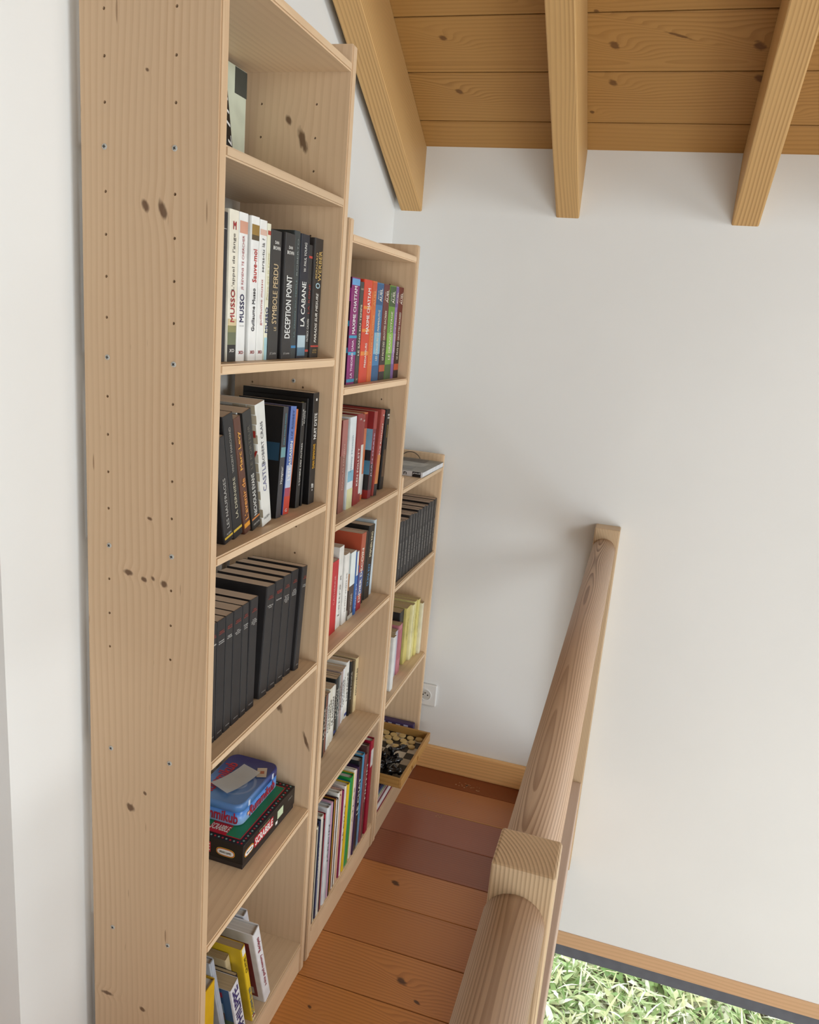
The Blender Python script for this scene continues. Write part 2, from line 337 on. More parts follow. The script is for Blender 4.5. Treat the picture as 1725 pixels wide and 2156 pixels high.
for i in range(10000):
    x = rs.uniform(.2, 2.9); y = rs.uniform(2.4, 4.6)
    wide = rs.random() < .55
    Ln = rs.uniform(.07, .19) if wide else rs.uniform(.12, .24); wd = rs.uniform(.010, .026) if wide else rs.uniform(.004, .009)
    az = rs.uniform(0, 6.283); el_ = rs.uniform(.25, 1.15); curl = rs.uniform(.3, 1.4); seg = 6 if wide else 4
    tooth = rs.random() < .5
    px, pz = 0., 0.; side = (-math.sin(az), math.cos(az)); base = len(vs); ang = el_
    h0 = GZ+rs.uniform(0, .05)
    tw = rs.uniform(-.5, .5)
    for k in range(seg+1):
        t_ = k/seg; ww = wd*math.sin(math.pi*min(1, .12+.88*t_))**.8 if k < seg else .0006
        if tooth and wide and k % 2: ww *= .55
        cxp, cyp = x+math.cos(az)*px, y+math.sin(az)*px
        vs.append((cxp+side[0]*ww, cyp+side[1]*ww, h0+pz+tw*ww)); vs.append((cxp-side[0]*ww, cyp-side[1]*ww, h0+pz-tw*ww))
        px += math.cos(ang)*Ln/seg; pz += math.sin(ang)*Ln/seg; ang -= curl/seg
    for k in range(seg): fs.append((base+2*k, base+2*k+1, base+2*k+3, base+2*k+2))
me = bpy.data.meshes.new('meadow_grass'); me.from_pydata(vs, [], fs)
tag(link('meadow_grass', me, N.m), 'sunlit green weeds and grass outside the low window', 'grass', None, 'stuff')

# ------------------------------------------------------------------ railing
def rail_run(bm, x, z, r, y0, y1, seg=28):
    a = []
    for y in (y0, y1):
        a.append([bm.verts.new((r*math.cos(2*math.pi*i/seg), y, r*math.sin(2*math.pi*i/seg))) for i in range(seg)])
    for i in range(seg): bm.faces.new((a[0][i], a[0][(i+1) % seg], a[1][(i+1) % seg], a[1][i])).smooth = True
    bm.faces.new(a[0][::-1]); bm.faces.new(a[1])
PX0, PX1 = .5756, .6565
rail = empty('railing', (.612, -.25, 0)); tag(rail, 'wooden gallery railing with round log handrail and square posts', 'railing')
def post(y0, y1, zb, zt, x0=PX0, x1=PX1):
    return link('post', box_me('post', 0, x1-x0, 0, y1-y0, 0, zt-zb, .004), M_POST, rail, (x0-.612, y0+.25, zb))
post(-.2909, -.2119, .1245, 1.1088); post(1.5904, YW-.0005, -.259, 1.1088, PX0-.003, PX1+.003)
for y0, y1 in ((-.2119, 1.5904), (-2.4, -.2909)):
    bm = bmesh.new(); rail_run(bm, 0, 0, .0395, 0, y1-y0)
    me = bpy.data.meshes.new('handrail'); bmesh.ops.recalc_face_normals(bm, faces=bm.faces[:]); bm.to_mesh(me); bm.free()
    link('handrail', me, M_RAIL, rail, (0, y0+.25, 1.034))
# ------------------------------------------------------------------ socket on the far wall
so = empty('wall_socket', (.0085, YW-.011, .3135)); tag(so, 'white square power socket on the far wall beside low bookcase', 'socket')
WH = plain('f1efec', .35, .5, var=.01)
link('plate', box_me('plate', -.0445, .0445, 0, .011, -.0455, .0455, .004), WH, so)
bm = bmesh.new(); RX = Matrix.Rotation(math.radians(90), 4, 'X')
lathe(bm, [(.024, -.003), (.024, .0022), (.0215, .0022), (.0195, -.002)], 28, RX); link('socket_ring', done(bm, 'socket_ring'), WH, so)
bm = bmesh.new(); lathe(bm, [(.0194, -.001), (.0194, .0006)], 28, RX); link('socket_well', done(bm, 'socket_well'), plain('d6d2cc', .4), so)
for dx in (-.0095, .0095):
    bm = bmesh.new(); lathe(bm, [(.0028, 0), (.0028, .0012)], 12, Matrix.Translation((dx, 0, 0)) @ RX); link('pin_hole', done(bm, 'pin_hole'), M_DARK, so)
bm = bmesh.new(); lathe(bm, [(.0022, 0), (.0022, .006)], 12, Matrix.Translation((0, 0, .009)) @ RX); link('earth_pin', done(bm, 'earth_pin'), plain('9a9890', .3, .5, 1), so)

# ------------------------------------------------------------------ bookcases
HX = (-.205, -.0765)
def hole_zs(h, screws):
    zs = []
    for k in range(-8, 40):
        z = 1.653+.066*k
        if .05 < z < h-.03 and not any(abs(z-s) < .02 for s in screws): zs.append(z)
    return zs
def upright_me(name, h, screws):
    bm = bmesh.new(); bm_box(bm, -D, 0, 0, T, 0, h)
    bmesh.ops.bevel(bm, geom=[e for e in bm.edges if abs(e.verts[0].co.x) < 1e-6 and abs(e.verts[1].co.x) < 1e-6], offset=.0025, segments=2, affect='EDGES')
    base = done(bm, name)
    bm = bmesh.new()
    for z in hole_zs(h, screws):
        for x in HX: lathe(bm, [(.0026, -.01), (.0026, T+.01)], 8, Matrix.Translation((x, 0, z)) @ Matrix.Rotation(math.radians(-90), 4, 'X'))
    cut = done(bm, 'cut')
    a = bpy.data.objects.new('tmp_a', base); b = bpy.data.objects.new('tmp_b', cut); COL.objects.link(a); COL.objects.link(b)
    md = a.modifiers.new('b', 'BOOLEAN'); md.object = b; md.operation = 'DIFFERENCE'; md.solver = 'EXACT'
    bpy.context.view_layer.update()
    me = bpy.data.meshes.new_from_object(a.evaluated_get(bpy.context.evaluated_depsgraph_get())); me.name = name; me.materials.clear()
    bpy.data.objects.remove(a); bpy.data.objects.remove(b)
    return me
bm = bmesh.new(); lathe(bm, [(.0048, 0), (.0046, .0008), (.003, .0013)], 16, Matrix.Rotation(math.radians(90), 4, 'X'))
for dx, dz in ((.0026, .0006), (.0006, .0026)): bm_box(bm, -dx, dx, -.0018, -.0012, -dz, dz, 1)
SCREW = done(bm, 'screw'); SCREW.materials.append(plain('c4c0b8', .5, .4, 0)); SCREW.materials.append(plain('2c2c2e', .5))
def bookcase(name, label, y0, y1, h, shelves, screws_z, mats):
    r = empty(name, (0, y0, 0)); tag(r, label, 'bookcase', 'pine bookcases along the left wall')
    me = upright_me('upright', h, screws_z)
    ups = []
    for k, yy in enumerate((0, y1-y0-T)):
        o = link('upright', me.copy(), mats[k], r, (0, yy, 0)); ups.append(o)
    for z in shelves:
        bm = bmesh.new(); bm_box(bm, -D+.004, -.0005, 0, y1-y0-2*T-.0006, 0, TH)
        bmesh.ops.bevel(bm, geom=[e for e in bm.edges if abs(e.verts[0].co.x+.0005) < 1e-6 and abs(e.verts[1].co.x+.0005) < 1e-6], offset=.003, segments=2, affect='EDGES')
        link('shelf', done(bm, 'shelf'), M_SHY, r, (0, T+.0003, z-TH))
    link('kick_board', box_me('kick_board', -.018, -.003, 0, y1-y0-2*T-.0006, 0, shelves[0]-TH-.0004, .002), M_SHY, r, (0, T+.0003, 0))
    return r, ups
AZ = [.0936, .5093, .9205, 1.3242, 1.6591, 1.9962, 2.2604]
BZ = [.0936, .4991, .9141, 1.2556, 1.5896, 1.9329]
CZ = [.0936, .5081, .9219, 1.2472]
A0, A1, B0, B1, C0, C1 = 0., .541, .5584, 1.109, 1.1115, 1.6405
SCZ = [.508, .915, 1.3204, 1.653, 1.984]
ra, ua = bookcase('bookcase', 'tallest pine bookcase, its knotty screwed side facing the viewer', A0, A1, 2.2953, AZ, SCZ, (M_UPN, M_UPF))
for z in SCZ:
    for x in HX:
        link('screw', SCREW, [], ua[0], (x+(.001 if z < 1.9 else -.001), -.0001, z), (0, random.uniform(0, 1.5), 0))
rb, ub = bookcase('bookcase', 'middle-height pine bookcase between the tall and the low one', B0, B1, 1.9641, BZ, [], (M_UPZ, M_UPZ))
rc, uc = bookcase('bookcase', 'lowest pine bookcase, standing against the far wall', C0, C1, 1.288, CZ, [], (M_UPZ, M_UPZ))
for u, zz in ((ua[1], (.915, 1.6)), (ub[1], ())):
    for z in zz: link('screw', SCREW, [], u, (-.10, -.0001, z))

# ------------------------------------------------------------------ books
def u_profile(w_, t_, tc, rr):
    """cross-section of a cover: spine at x=0, boards running back to -w"""
    o = []; n = 4
    for k in range(n+1):
        a = -math.pi/2*(1-k/n); o.append((-rr+rr*math.cos(a), rr+rr*math.sin(a)))
    for k in range(n+1):
        a = math.pi/2*k/n; o.append((-rr+rr*math.cos(a), t_-rr+rr*math.sin(a)))
    return [(-w_, 0)]+o+[(-w_, t_), (-w_, t_-tc), (-tc, t_-tc), (-tc, tc), (-w_, tc)]
def book(row, y, t_, h, w_, x, lean, cover, label, txt=(), face=(), pg='d6c3b0', hard=False, z=None, yaw=0., bands=(), gloss=.42, cat='book', name='book'):
    """row -> (shelf height, wording, group).  txt: (body, centre, length, height, colour, mode[, bold, shear, across]) as fractions of the spine
    bands: (from, to, colour) across the spine;  face: the same on the cover that looks to the viewer"""
    z0, where, grp = row
    ph = math.radians(lean)
    zz = z0+.0004+(t_*math.sin(-ph) if ph < 0 else 0)
    e = empty(name, (x, y, zz), (ph, 0, yaw)); tag(e, (label+' '+where).strip(), cat, grp)
    tc = .0022 if hard else .0007; ov = .003 if hard else 0.
    bm = bmesh.new(); prism(bm, u_profile(w_, t_, tc, min(t_*.42, .0035 if not hard else .004)), 0, h)
    link('cover', done(bm, 'cover'), plain(cover, gloss), e)
    bm = bmesh.new(); g = .0003
    prism(bm, [(-w_+ov+.0015, tc+g), (-tc-g, tc+g), (-tc-g, t_-tc-g), (-w_+ov+.0015, t_-tc-g)], ov+.0002, h-ov-(.0015 if hard else .0006))
    link('page_block', done(bm, 'page_block'), pages(pg), e)
    for kb, (a, b, c) in enumerate(bands):
        rr = .0035 if t_ > .01 else t_*.2
        link('spine_band', box_me('spine_band', 0, .0004, rr*.6, t_-rr*.6, 0, h*(b-a)), plain(c, gloss), e, (-.0001+.00008*kb, 0, h*a))
    for kb, (x0, x1, a, b, c) in enumerate(face):
        link('cover_print', box_me('cover_print', 0, w_*(x1-x0), -.0004, 0, 0, h*(b-a)), plain(c, gloss), e, (-w_*(1-x0), .0001-.00008*kb, h*a))
    for q in txt:
        body, c_, ln, ht, colr, mode = q[:6]; bold = q[6] if len(q) > 6 else 0.; sh = q[7] if len(q) > 7 else 0.; ac = q[8] if len(q) > 8 else .5
        m = plain(colr, .5)
        if mode == 'v': fr = ((.0009, t_*ac, h*c_), (0, 0, 1), (0, -1, 0)); text(e, body, m, fr, h*ln, t_*ht, bold, sh)
        elif mode == 'h': fr = ((.0009, t_*ac, h*c_), (0, 1, 0), (0, 0, 1)); text(e, body, m, fr, t_*ln, h*ht, bold, sh)
        elif mode == 'f': fr = ((-w_*(1-ac), -.0010, h*c_), (1, 0, 0), (0, 0, 1)); text(e, body, m, fr, w_*ln, h*ht, bold, sh)
    return e
ORD = ['first', 'second', 'third', 'fourth', 'fifth', 'sixth', 'seventh', 'eighth', 'ninth', 'tenth', 'eleventh', 'twelfth', 'thirteenth', 'fourteenth', 'fifteenth', 'sixteenth', 'seventeenth', 'eighteenth']
BLK, INK = '1d1b1c', '232124'
# upper row of the tall bookcase
R = (AZ[4], 'in tall bookcase upper row', 'upright books in the tall bookcase upper row')
book(R, .066, .0225, .245, .15, -.032, 0, '26242a', 'narrow dark book half hidden by the near upright,', [('L', .9, .5, .02, 'd8d4cc', 'h')])
book(R, .0900, .0325, .252, .155, -.030, 0, 'eee6d4', 'cream paperback with misty landscape foot and red author name,', [('MUSSO', .375, .215, .42, 'a83838', 'v', .01), ("L'appel de l'ange", .665, .37, .34, '4a4240', 'v'), ('M', .90, .30, .05, 'b02f34', 'h', .02), ('XO', .075, .5, .022, 'e9e2dc', 'h', .03)],
     bands=((0, .115, '2b2826'), (.115, .20, '6f7458'), (.20, .245, '8f8a5c'), (.245, .29, 'd9c49a')), pg='d8d0c6')
book(R, .1232, .0312, .252, .155, -.030, 0, 'f0eeea', 'white paperback with navy author name and pink portrait,', [('MUSSO', .365, .19, .46, '2a2a52', 'v', .01), ('JE REVIENS TE CHERCHER', .67, .36, .30, 'b0454a', 'v'), ('XO', .06, .5, .022, '9c2a30', 'h', .03), ('CLUB', .245, .5, .007, '6a6a6a', 'h')], bands=((.865, .945, 'd9a088'),), pg='ddd8d0')
book(R, .1662, .0308, .252, .155, -.030, 0, 'f2f0ec', 'white paperback with golden picture near spine top,', [('Guillaume Musso', .36, .30, .34, '2c2b30', 'v', .012), ('Sauve-moi', .665, .225, .46, 'c23a34', 'v', .012), ('XO', .06, .5, .022, '9c2a30', 'h', .03)], bands=((.84, .945, '9c7a3a'), (.84, .875, '5a4a30')), pg='ddd8d0')
book(R, .1976, .0288, .250, .155, -.030, 0, 'efede8', 'white paperback with small red and grey lower-case title,', [('guillaume musso', .42, .33, .34, 'b84a4a', 'v'), ('seras-tu là ?', .755, .235, .34, '3c3a40', 'v'), ('XO', .06, .5, .022, '9c2a30', 'h', .03)], bands=((.895, .935, 'dcb6a4'),), pg='ddd8d0')
book(R, .2272, .0150, .247, .155, -.030, 0, 'e9e4cc', 'thin cream book with turquoise foot,', [('MUSSO', .30, .19, .6, '2f3a6a', 'v', .01), ('Parce que je t\'aime', .62, .34, .5, 'c9bf7a', 'v')], bands=((0, .17, 'a9cfd6'), (.92, .95, 'b04a3a')), pg='ddd8d0')
book(R, .2474, .0440, .239, .155, -.032, 0, '3a3735', 'thick charcoal paperback with beige title,', [('LE', .245, .03, .22, 'c9b08a', 'v', .01, 0, .62), ('SYMBOLE PERDU', .515, .46, .44, 'c9b08a', 'v', .012), ('DAN', .91, .36, .022, 'e6e2dc', 'h', .02), ('BROWN', .868, .66, .026, 'e6e2dc', 'h', .02), ('JC Lattès', .048, .6, .022, 'd6d2cc', 'h')])
book(R, .3030, .0450, .241, .155, -.030, 0, '322f2f', 'thick charcoal paperback with big white title,', [('DECEPTION POINT', .42, .50, .52, 'eceae6', 'v', .015), ('DAN', .89, .36, .022, 'e6e2dc', 'h', .02), ('BROWN', .85, .66, .026, 'e6e2dc', 'h', .02), ('JC Lattès', .045, .6, .018, 'd6d2cc', 'h')])
book(R, .3490, .0260, .250, .155, -.032, 0, '3b4040', 'slate paperback with faint spaced lettering,', [('LA  PRISON  DU  TEMPLE', .40, .45, .22, '6f8a8c', 'v'), ('ROBERTO', .80, .28, .26, '8d9493', 'v')], bands=((.085, .105, '3a7fb0'),))
book(R, .3790, .0420, .248, .155, -.032, 0, '20222e', 'black paperback with white title and pale blue foot,', [('LA CABANE', .445, .36, .46, 'f0eee8', 'v', .006), ('W. PAUL YOUNG', .82, .23, .26, 'e0dcd6', 'v', .004)], bands=((.02, .19, 'b9cdd6'), (.02, .09, '5d7f96')))
book(R, .4225, .0200, .231, .15, -.034, 0, '2a292a', 'narrow black paperback with a red middle title,', [('PATRICK CAUVIN', .25, .2, .5, 'd6d2cc', 'v'), ('LA REINE', .53, .26, .5, '9a3a30', 'v')], bands=((.885, .905, 'c4443a'), (.055, .075, 'c4443a')))
book(R, .4468, .0450, .248, .155, -.032, 0, '322d2b', 'brown-black paperback with gold author name,', [('PARADIS SUR MESURE', .34, .42, .26, 'e6e0d6', 'v', .004, .25), ('BERNARD', .775, .21, .22, 'b89a62', 'v', .004, 0, .28), ('WERBER', .775, .25, .34, 'c8a664', 'v', .006, 0, .66), ('O', .61, .5, .045, 'a9c4cc', 'h', .03), ('ALBIN', .065, .45, .014, 'c8a664', 'h'), ('MICHEL', .045, .5, .014, 'c8a664', 'h')], bands=((.092, .105, 'c4443a'),))
# leaning row
R = (AZ[3], 'in tall bookcase leaning row', 'leaning books in the tall bookcase')
book(R, .099, .033, .205, .14, -.028, 12.6, '2a2728', 'black book nearest the upright, leaning left,', [('LES NAUFRAGES', .38, .48, .26, 'b9b4ae', 'v'), ('ALBIN', .085, .5, .02, 'b9b4ae', 'h')], bands=((.04, .06, 'd6b23c'),))
book(R, .138, .035, .244, .15, -.031, 12.6, '252324', 'black book with small spaced lettering, leaning left,', [('LA DERNIERE', .33, .34, .24, 'c9c0a6', 'v'), ('VINCENT MARCHAND', .72, .36, .20, 'a9a49c', 'v')], bands=((.055, .075, 'd6b23c'),))
book(R, .180, .0255, .238, .15, -.031, 14., '5f3a2c', 'brown book with orange lettering, leaning left,', [("L'avenir de", .30, .36, .5, 'd9924a', 'v', .01), ('Marc Levy', .72, .32, .5, 'e0a24a', 'v', .01)], bands=((.05, .09, 'e0952e'),))
book(R, .2068, .0045, .246, .13, -.040, 13.6, 'cfd2cc', 'thin pale grey booklet leaning left,')
book(R, .2120, .0345, .246, .15, -.031, 13.6, '2e2c2a', 'black book with wide white name, leaning left,', [('NICHOLAS EVANS', .295, .36, .34, 'd9d6d0', 'v', .006), ('LE PORTEUR', .70, .36, .26, '6d675c', 'v'), ('ALBIN MICHEL', .045, .7, .014, 'cfcac2', 'h')], bands=((.085, .1, 'c87a3a'),), face=((.5, 1., 0, 1, '2e2c2a'),))
sb = book(R, .2500, .0400, .256, .15, -.029, 11.5, 'e2e0da', 'white book with stone-wall cover and red numerals, leaning left,', [('ROBERT CRAIS', .68, .34, .24, '5a5a62', 'v'), ('CASTLE', .40, .24, .34, '7a7aa0', 'v'), ('ALBIN', .06, .6, .02, '6a6a6a', 'h'), ('II', .77, .10, .05, 'b23a30', 'f', .03, 0, .93), ('V', .60, .12, .07, 'b23a30', 'f', .03, 0, .93)])
rs = random.Random(5)
for k in range(13):                                                   # the printed stones of that cover
    for j in range(3):
        hh = .256/13
        link('cover_print', box_me('cover_print', 0, .0145+rs.uniform(-.002, .002), -.00035, 0, 0, hh*.9), plain(rs.choice(['c9bda6', 'bfb199', 'd2c8b4', 'b5a78e']), .6), sb, (-.048+.0155*j+(.004 if k % 2 else 0)*(j > 0), .0001, hh*k+.001))
book(R, .3190, .0250, .236, .155, -.034, -4., '3f3d40', 'grey-black book with cyan name and picture cover,', [('JOHN TWELVE HAWKS', .80, .28, .30, '5aa0b0', 'v'), ('Voyageur', .39, .16, .5, 'e8e6e2', 'v', 0, .4), ('HAWKS', .80, .46, .03, '4f9ab4', 'f', .004, 0, .50)], face=((0, 1., 0, 1, '191718'), (.70, .98, .52, .68, '27465c')), bands=((.55, .64, '6f9aa0'),))
book(R, .3500, .0300, .234, .155, -.034, -5., '5a74b4', 'blue book with white title and orange-red foot,', [("L'ETE ASSASSIN", .50, .36, .40, 'f0eeea', 'v', .008), ('LIZ RIGBEY', .835, .26, .28, '2f3f7a', 'v'), ('G', .04, .3, .03, 'f0eeea', 'h')], bands=((0, .17, 'c2402e'), (.17, .25, 'a8455a'), (.25, .46, 'b9c2da')), face=((0, 1, 0, 1, '25336a'),))
book(R, .3830, .0120, .226, .15, -.040, -7., 'd2703a', 'thin orange book with red foot,', bands=((0, .16, 'd0402a'),))
book(R, .4270, .0220, .236, .155, -.040, -3.2, '2b2a2a', 'black book with white title leaning right,', [("L'OMBRE DES AUTRES", .42, .40, .34, 'dcd8d2', 'v'), ('NATHALIE', .865, .15, .26, 'dcd8d2', 'v', 0, 0, .3), ('RHEIMS', .865, .12, .26, 'dcd8d2', 'v', 0, 0, .7)], face=((0, 1, 0, 1, '151314'),))
book(R, .4560, .0100, .244, .16, -.040, -2.6, '1f1d1e', 'narrow black book with a yellow dot on its cover,', [('o', .955, .06, .02, 'c9c46a', 'f', .03, 0, .93)], face=((0, 1, 0, 1, '151314'),))
book(R, .4800, .0340, .256, .175, -.032, 0, '2d2b2b', 'tall black book with yellow name and white title,', [('DAN SIMMONS', .435, .22, .36, 'e0a62e', 'v', .014), ("NUIT D'ETE", .705, .23, .42, 'ece8e2', 'v', .014), ('1', .94, .2, .02, 'ece8e2', 'h', .03), ('86', .175, .34, .02, 'ece8e2', 'h', .02), ('AB', .155, .34, .02, 'ece8e2', 'h', .02), ('o', .125, .12, .016, 'ece8e2', 'h', .03)], face=((0, 1, 0, 1, '151314'),))
# all-black row
R = (AZ[2], 'in tall bookcase all-black row', 'black series books in the tall bookcase')
b2 = [(.0735, .0215, 0), (.0955, .031, 0), (.1280, .028, 0), (.1580, .0345, 0), (.1940, .027, 0), (.2225, .034, -1.), (.2790, .038, -5), (.3200, .0385, -5), (.3620, .0365, -5), (.4020, .0365, -5), (.4440, .026, -5.4)]
lines = [('PAUL AUSTER', 'Leviathan'), ('NANCY HUSTON', 'Instruments\ndes tenebres'), ('ARTO PAASI', 'Lignes\nde faille'), ('NANCY HUSTON', 'Une\nadoration\nde plus'), ('HENRY BAUCHAU', 'Oedipe\nsur la\nroute'), ('STIEG LARSSON', 'La reine\ndans le palais\ndes courants\nd\'air'), ('STIEG LARSSON', 'La fille qui\nrevait'), ('MILLENIUM', 'Les hommes'), ('STIEG LARSSON', 'La reine\ndans le\npalais des\ncourants\nd\'air'), ('STIEG LARSSON', 'La fille\nqui revait\nd\'un bidon\nd\'essence'), ('STIEG LARSSON', 'Les hommes\nqui n\'aimaient')]
for i, (y, t_, ln) in enumerate(b2):
    a, b = lines[i]; nl = b.count('\n')+1
    book(R, y, t_, .251 if i < 6 else .255, .145, -.037 if i != 10 else -.030, ln, '262325' if i % 2 else '2b2829', 'black paperback with tiny red and white print, %s from left' % ORD[i],
         [(a.replace(' ', '\n'), .895, .62, .028, 'a8453a', 'h', .01), (b, .84-.012*nl, .66, .014*nl, 'dcd8d4', 'h', .01), ('ACTES SUD', .05, .5, .008, 'cfcac6', 'h')], gloss=.5)
# bottom shelf of the tall bookcase
R = (AZ[0], 'on tall bookcase bottom shelf', 'books on the tall bookcase bottom shelf')
book(R, .040, .040, .285, .19, -.012, 0, 'd9a91c', 'bright yellow hardback beside the near upright', pg='d6d2cc', hard=True)
book(R, .1540, .016, .335, .20, -.02, 14.5, 'b9bdc4', 'large pale grey hardback leaning left', pg='dcdad6', hard=True, bands=((0, 1, 'a9aeb8'),))
book(R, .1725, .010, .31, .20, -.03, 14.5, 'c3b79a', 'tan edged hardback leaning left', pg='d8d6d2', hard=True)
book(R, .1900, .034, .205, .13, -.006, 15., 'e4e2e6', 'paperback with blue mountain cover and purple lettered spine', [('PHILIPPE', .58, .7, .62, '3c3470', 'v', .02), ('GUIDE', .15, .22, .6, '3c3470', 'v', .02)], face=((0, .96, 0, 1, '3a5f8a'), (0, .96, 0, .42, '5f7050'), (.1, .8, .42, .55, '8a6a5a'), (.2, .8, .55, .72, '9fb4c4'), (.2, .82, .84, .93, 'b0334a')), pg='b39d7c')
book(R, .2260, .008, .215, .14, -.012, 15., '1d1e28', 'thin black softback leaning between paperbacks', pg='b39d7c')
book(R, .2355, .017, .245, .12, -.040, 15., 'c9b48e', 'worn tan paperback leaning left', pg='a58c68')
book(R, .2550, .017, .275, .13, -.008, 15., 'e9c42c', 'yellow spined paperback leaning left', [('LA CUISINE EN 300', .24, .40, .5, '5a7a8a', 'v', .008), ('GUIDE', .76, .2, .5, '8a7a1a', 'v', .01), ('6', .045, .7, .03, 'b23a30', 'h', .02)], bands=((.90, .985, 'eeeae0'), (0, .075, 'f0e4b0')), pg='a58c68')
book(R, .3140, .030, .275, .17, -.004, 17., 'eceaec', 'white hardback with red handwritten title', [('Recipes', .80, .2, .5, 'a84a5a', 'v', .004, .3), ('a nice good memory', .42, .46, .42, 'a84a5a', 'v', .004, .3)], face=((.05, .9, .06, .86, '7c2a34'), (.5, .85, .10, .2, 'c9c2ba')), pg='d6d0ca', hard=True)
book(R, .3480, .020, .29, .17, -.045, 17., 'd9d9e0', 'tall white hardback leaning behind the lettered one', pg='d0ccc6', hard=True)
# top opening: large books stood against the wall
R = (AZ[5], 'in tall bookcase top opening', 'art books in the tall bookcase top opening')
e = book(R, .19, .30, .236, .018, -.226, 0, 'd8dcc6', 'pale green-white art book standing face out against the wall', pg='d6d2cc', hard=True)
link('cover_print', box_me('cover_print', 0, .0005, 0, .05, 0, .05), plain('4a4c46', .6), e, (0, .249, .185))
book(R, .240, .022, .20, .10, -.12, 14., '16130f', 'black art book with white italic lettering leaning left', [('L I M A', .5, .6, .5, 'eceae6', 'v', .01, .3)])
# ---------------- middle bookcase
R = (BZ[4], 'in middle bookcase top row', 'novels in the middle bookcase top row')
auel = [('blue', '3f79a8', "LES CHASSEURS DE MAMMOUTHS", .0550, .852), ('maroon', '6a2c28', 'LE PAYS DES GROTTES SACREES', .0495, .9085), ('green', '6f9a3c', 'LE GRAND VOYAGE', .0545, .9595), ('lilac', '9a7ab4', 'LES REFUGES DE PIERRE', .0225, 1.0155), ('maroon', '6a2c28', 'LE PAYS DES GROTTES SACREES', .0445, 1.0390)]
book(R, .667, .0560, .255, .155, -.030, 0, '8a1f6a', 'magenta paperback with cyan streaks,', [('LA THEORIE GAIA', .24, .36, .24, 'f0d8e8', 'v', .008), ('MAXIME CHATTAM', .70, .44, .34, 'f4f0ee', 'v', .012)], bands=((.02, .05, '3a9ac0'), (.28, .31, '3a9ac0'), (.44, .465, '3a9ac0'), (.93, .99, '6aa4d8')), face=((0, 1, 0, 1, '35102e'), (.5, 1, .55, .6, '2f8ab0'), (.5, 1, .3, .35, '2f8ab0'), (.4, 1, .78, .9, '9a2a86')))
book(R, .7245, .0285, .248, .155, -.030, 0, '3f3a36', 'grey-brown paperback with cream title,', [('LE SANG DU TEMPS', .53, .50, .36, 'e0d6c0', 'v', .012), ('JC', .04, .5, .022, 'e0d6c0', 'h'), ('MAXIME', .93, .6, .016, 'e0d6c0', 'h')], pg='d9cfae')
book(R, .7545, .0590, .256, .155, -.030, 0, 'd8452a', 'red-orange paperback with white author name,', [('PREDATEURS', .27, .24, .22, 'f2e6dc', 'v', .008, 0, .62), ('MAXIME CHATTAM', .70, .44, .34, 'f6f0ea', 'v', .012, 0, .62)], bands=((.27, .31, 'e88a3a'), (.5, .53, 'e88a3a'), (.72, .75, 'e88a3a')))
book(R, .8142, .0360, .256, .155, -.030, 0, 'd86a2c', 'orange paperback with faded title,', [('LE CLAN DE LA CAVERNE', .42, .5, .3, 'e8b07a', 'v'), ('AUEL', .84, .16, .4, 'e8b07a', 'v')], bands=((.9, .985, 'c9502e'),))
for i, (cn, c, tt, t_, y) in enumerate(auel):
    lab = {'blue': 'thick blue saga paperback', 'green': 'thick green saga paperback', 'lilac': 'narrow lilac saga paperback', 'maroon': 'maroon saga paperback' + (' between blue and green ones' if i == 1 else ' last before the upright')}[cn]
    dk = {'blue': '2a5a86', 'maroon': '35201f', 'green': '3f5a34', 'lilac': '7a5c96'}[cn]; lt = {'blue': '86b4cc', 'maroon': '7c352e', 'green': '8fbc52', 'lilac': 'b094c4'}[cn]
    book(R, y, t_, .2545, .155, -.031, 0, c, lab+',', [(tt, .47, .52, .30, 'e8dcc8', 'v', .004, .15), ('AUEL', .88, .13, .36, 'f0e6d6', 'v', .006, 0, .6), ('JEAN M.', .88, .09, .16, 'f0e6d6', 'v', 0, 0, .25)], bands=((.0, .16, dk), (.28, .5, lt), (.78, .99, dk)) if cn != 'maroon' else ((.09, .16, 'b8502e'), (.16, .42, '33241f'), (.0, .09, '2a1c1c')))
R = (BZ[3], 'in middle bookcase second row', 'novels in the middle bookcase second row')
book(R, .690, .040, .243, .155, -.040, 0, '8f5a4e', 'brown-red paperback first', [('DOUGLAS KENNEDY', .5, .5, .25, 'd8b0a4', 'v')], face=((0, 1, .62, 1, '7a2a2a'), (0, 1, 0, .62, '8a6253')), bands=((.62, 1, 'a86a62'),))
book(R, .7440, .044, .246, .155, -.039, 0, 'dfe4e6', 'white and pale blue paperback', [('Nancy Huston', .6, .4, .3, '8aa0b0', 'v')], bands=((.30, .42, '7fb4cc'), (.0, .22, 'd8d4a4')))
book(R, .7980, .040, .249, .155, -.040, 0, '8f2f2c', 'dark red paperback with white lettering,', [('KEN FOLLETT', .42, .42, .3, 'e8d8d0', 'v', .006), ('10', .94, .3, .02, 'e8d8d0', 'h', .02)])
book(R, .8410, .022, .244, .155, -.043, 0, '8f3a36', 'narrow wine red paperback', [('18', .93, .5, .02, 'e8d8d0', 'h', .02)], bands=((.1, .66, 'd9d6d0'),))
book(R, .8660, .024, .246, .155, -.048, -2, 'c9744a', 'terracotta and white paperback', bands=((.06, .3, 'c9c6c2'), (.82, .98, '8f2f2c')))
book(R, .8960, .030, .247, .155, -.034, -3, '7c2c36', 'red paperback with sea view cover,', [('JUAN MARSE', .5, .5, .34, 'd8b8d0', 'v', .004)], face=((0, 1, .0, .1, '9c2f2c'), (0, 1, .1, .28, '2a2626'), (0, 1, .28, .44, '4f86a4'), (0, 1, .44, .56, '24262c'), (0, 1, .56, .8, '7fb0cc'), (0, 1, .8, 1, '8f2a2a')), bands=((.1, .4, '3a3030'), (.8, 1, '9c3a34')))
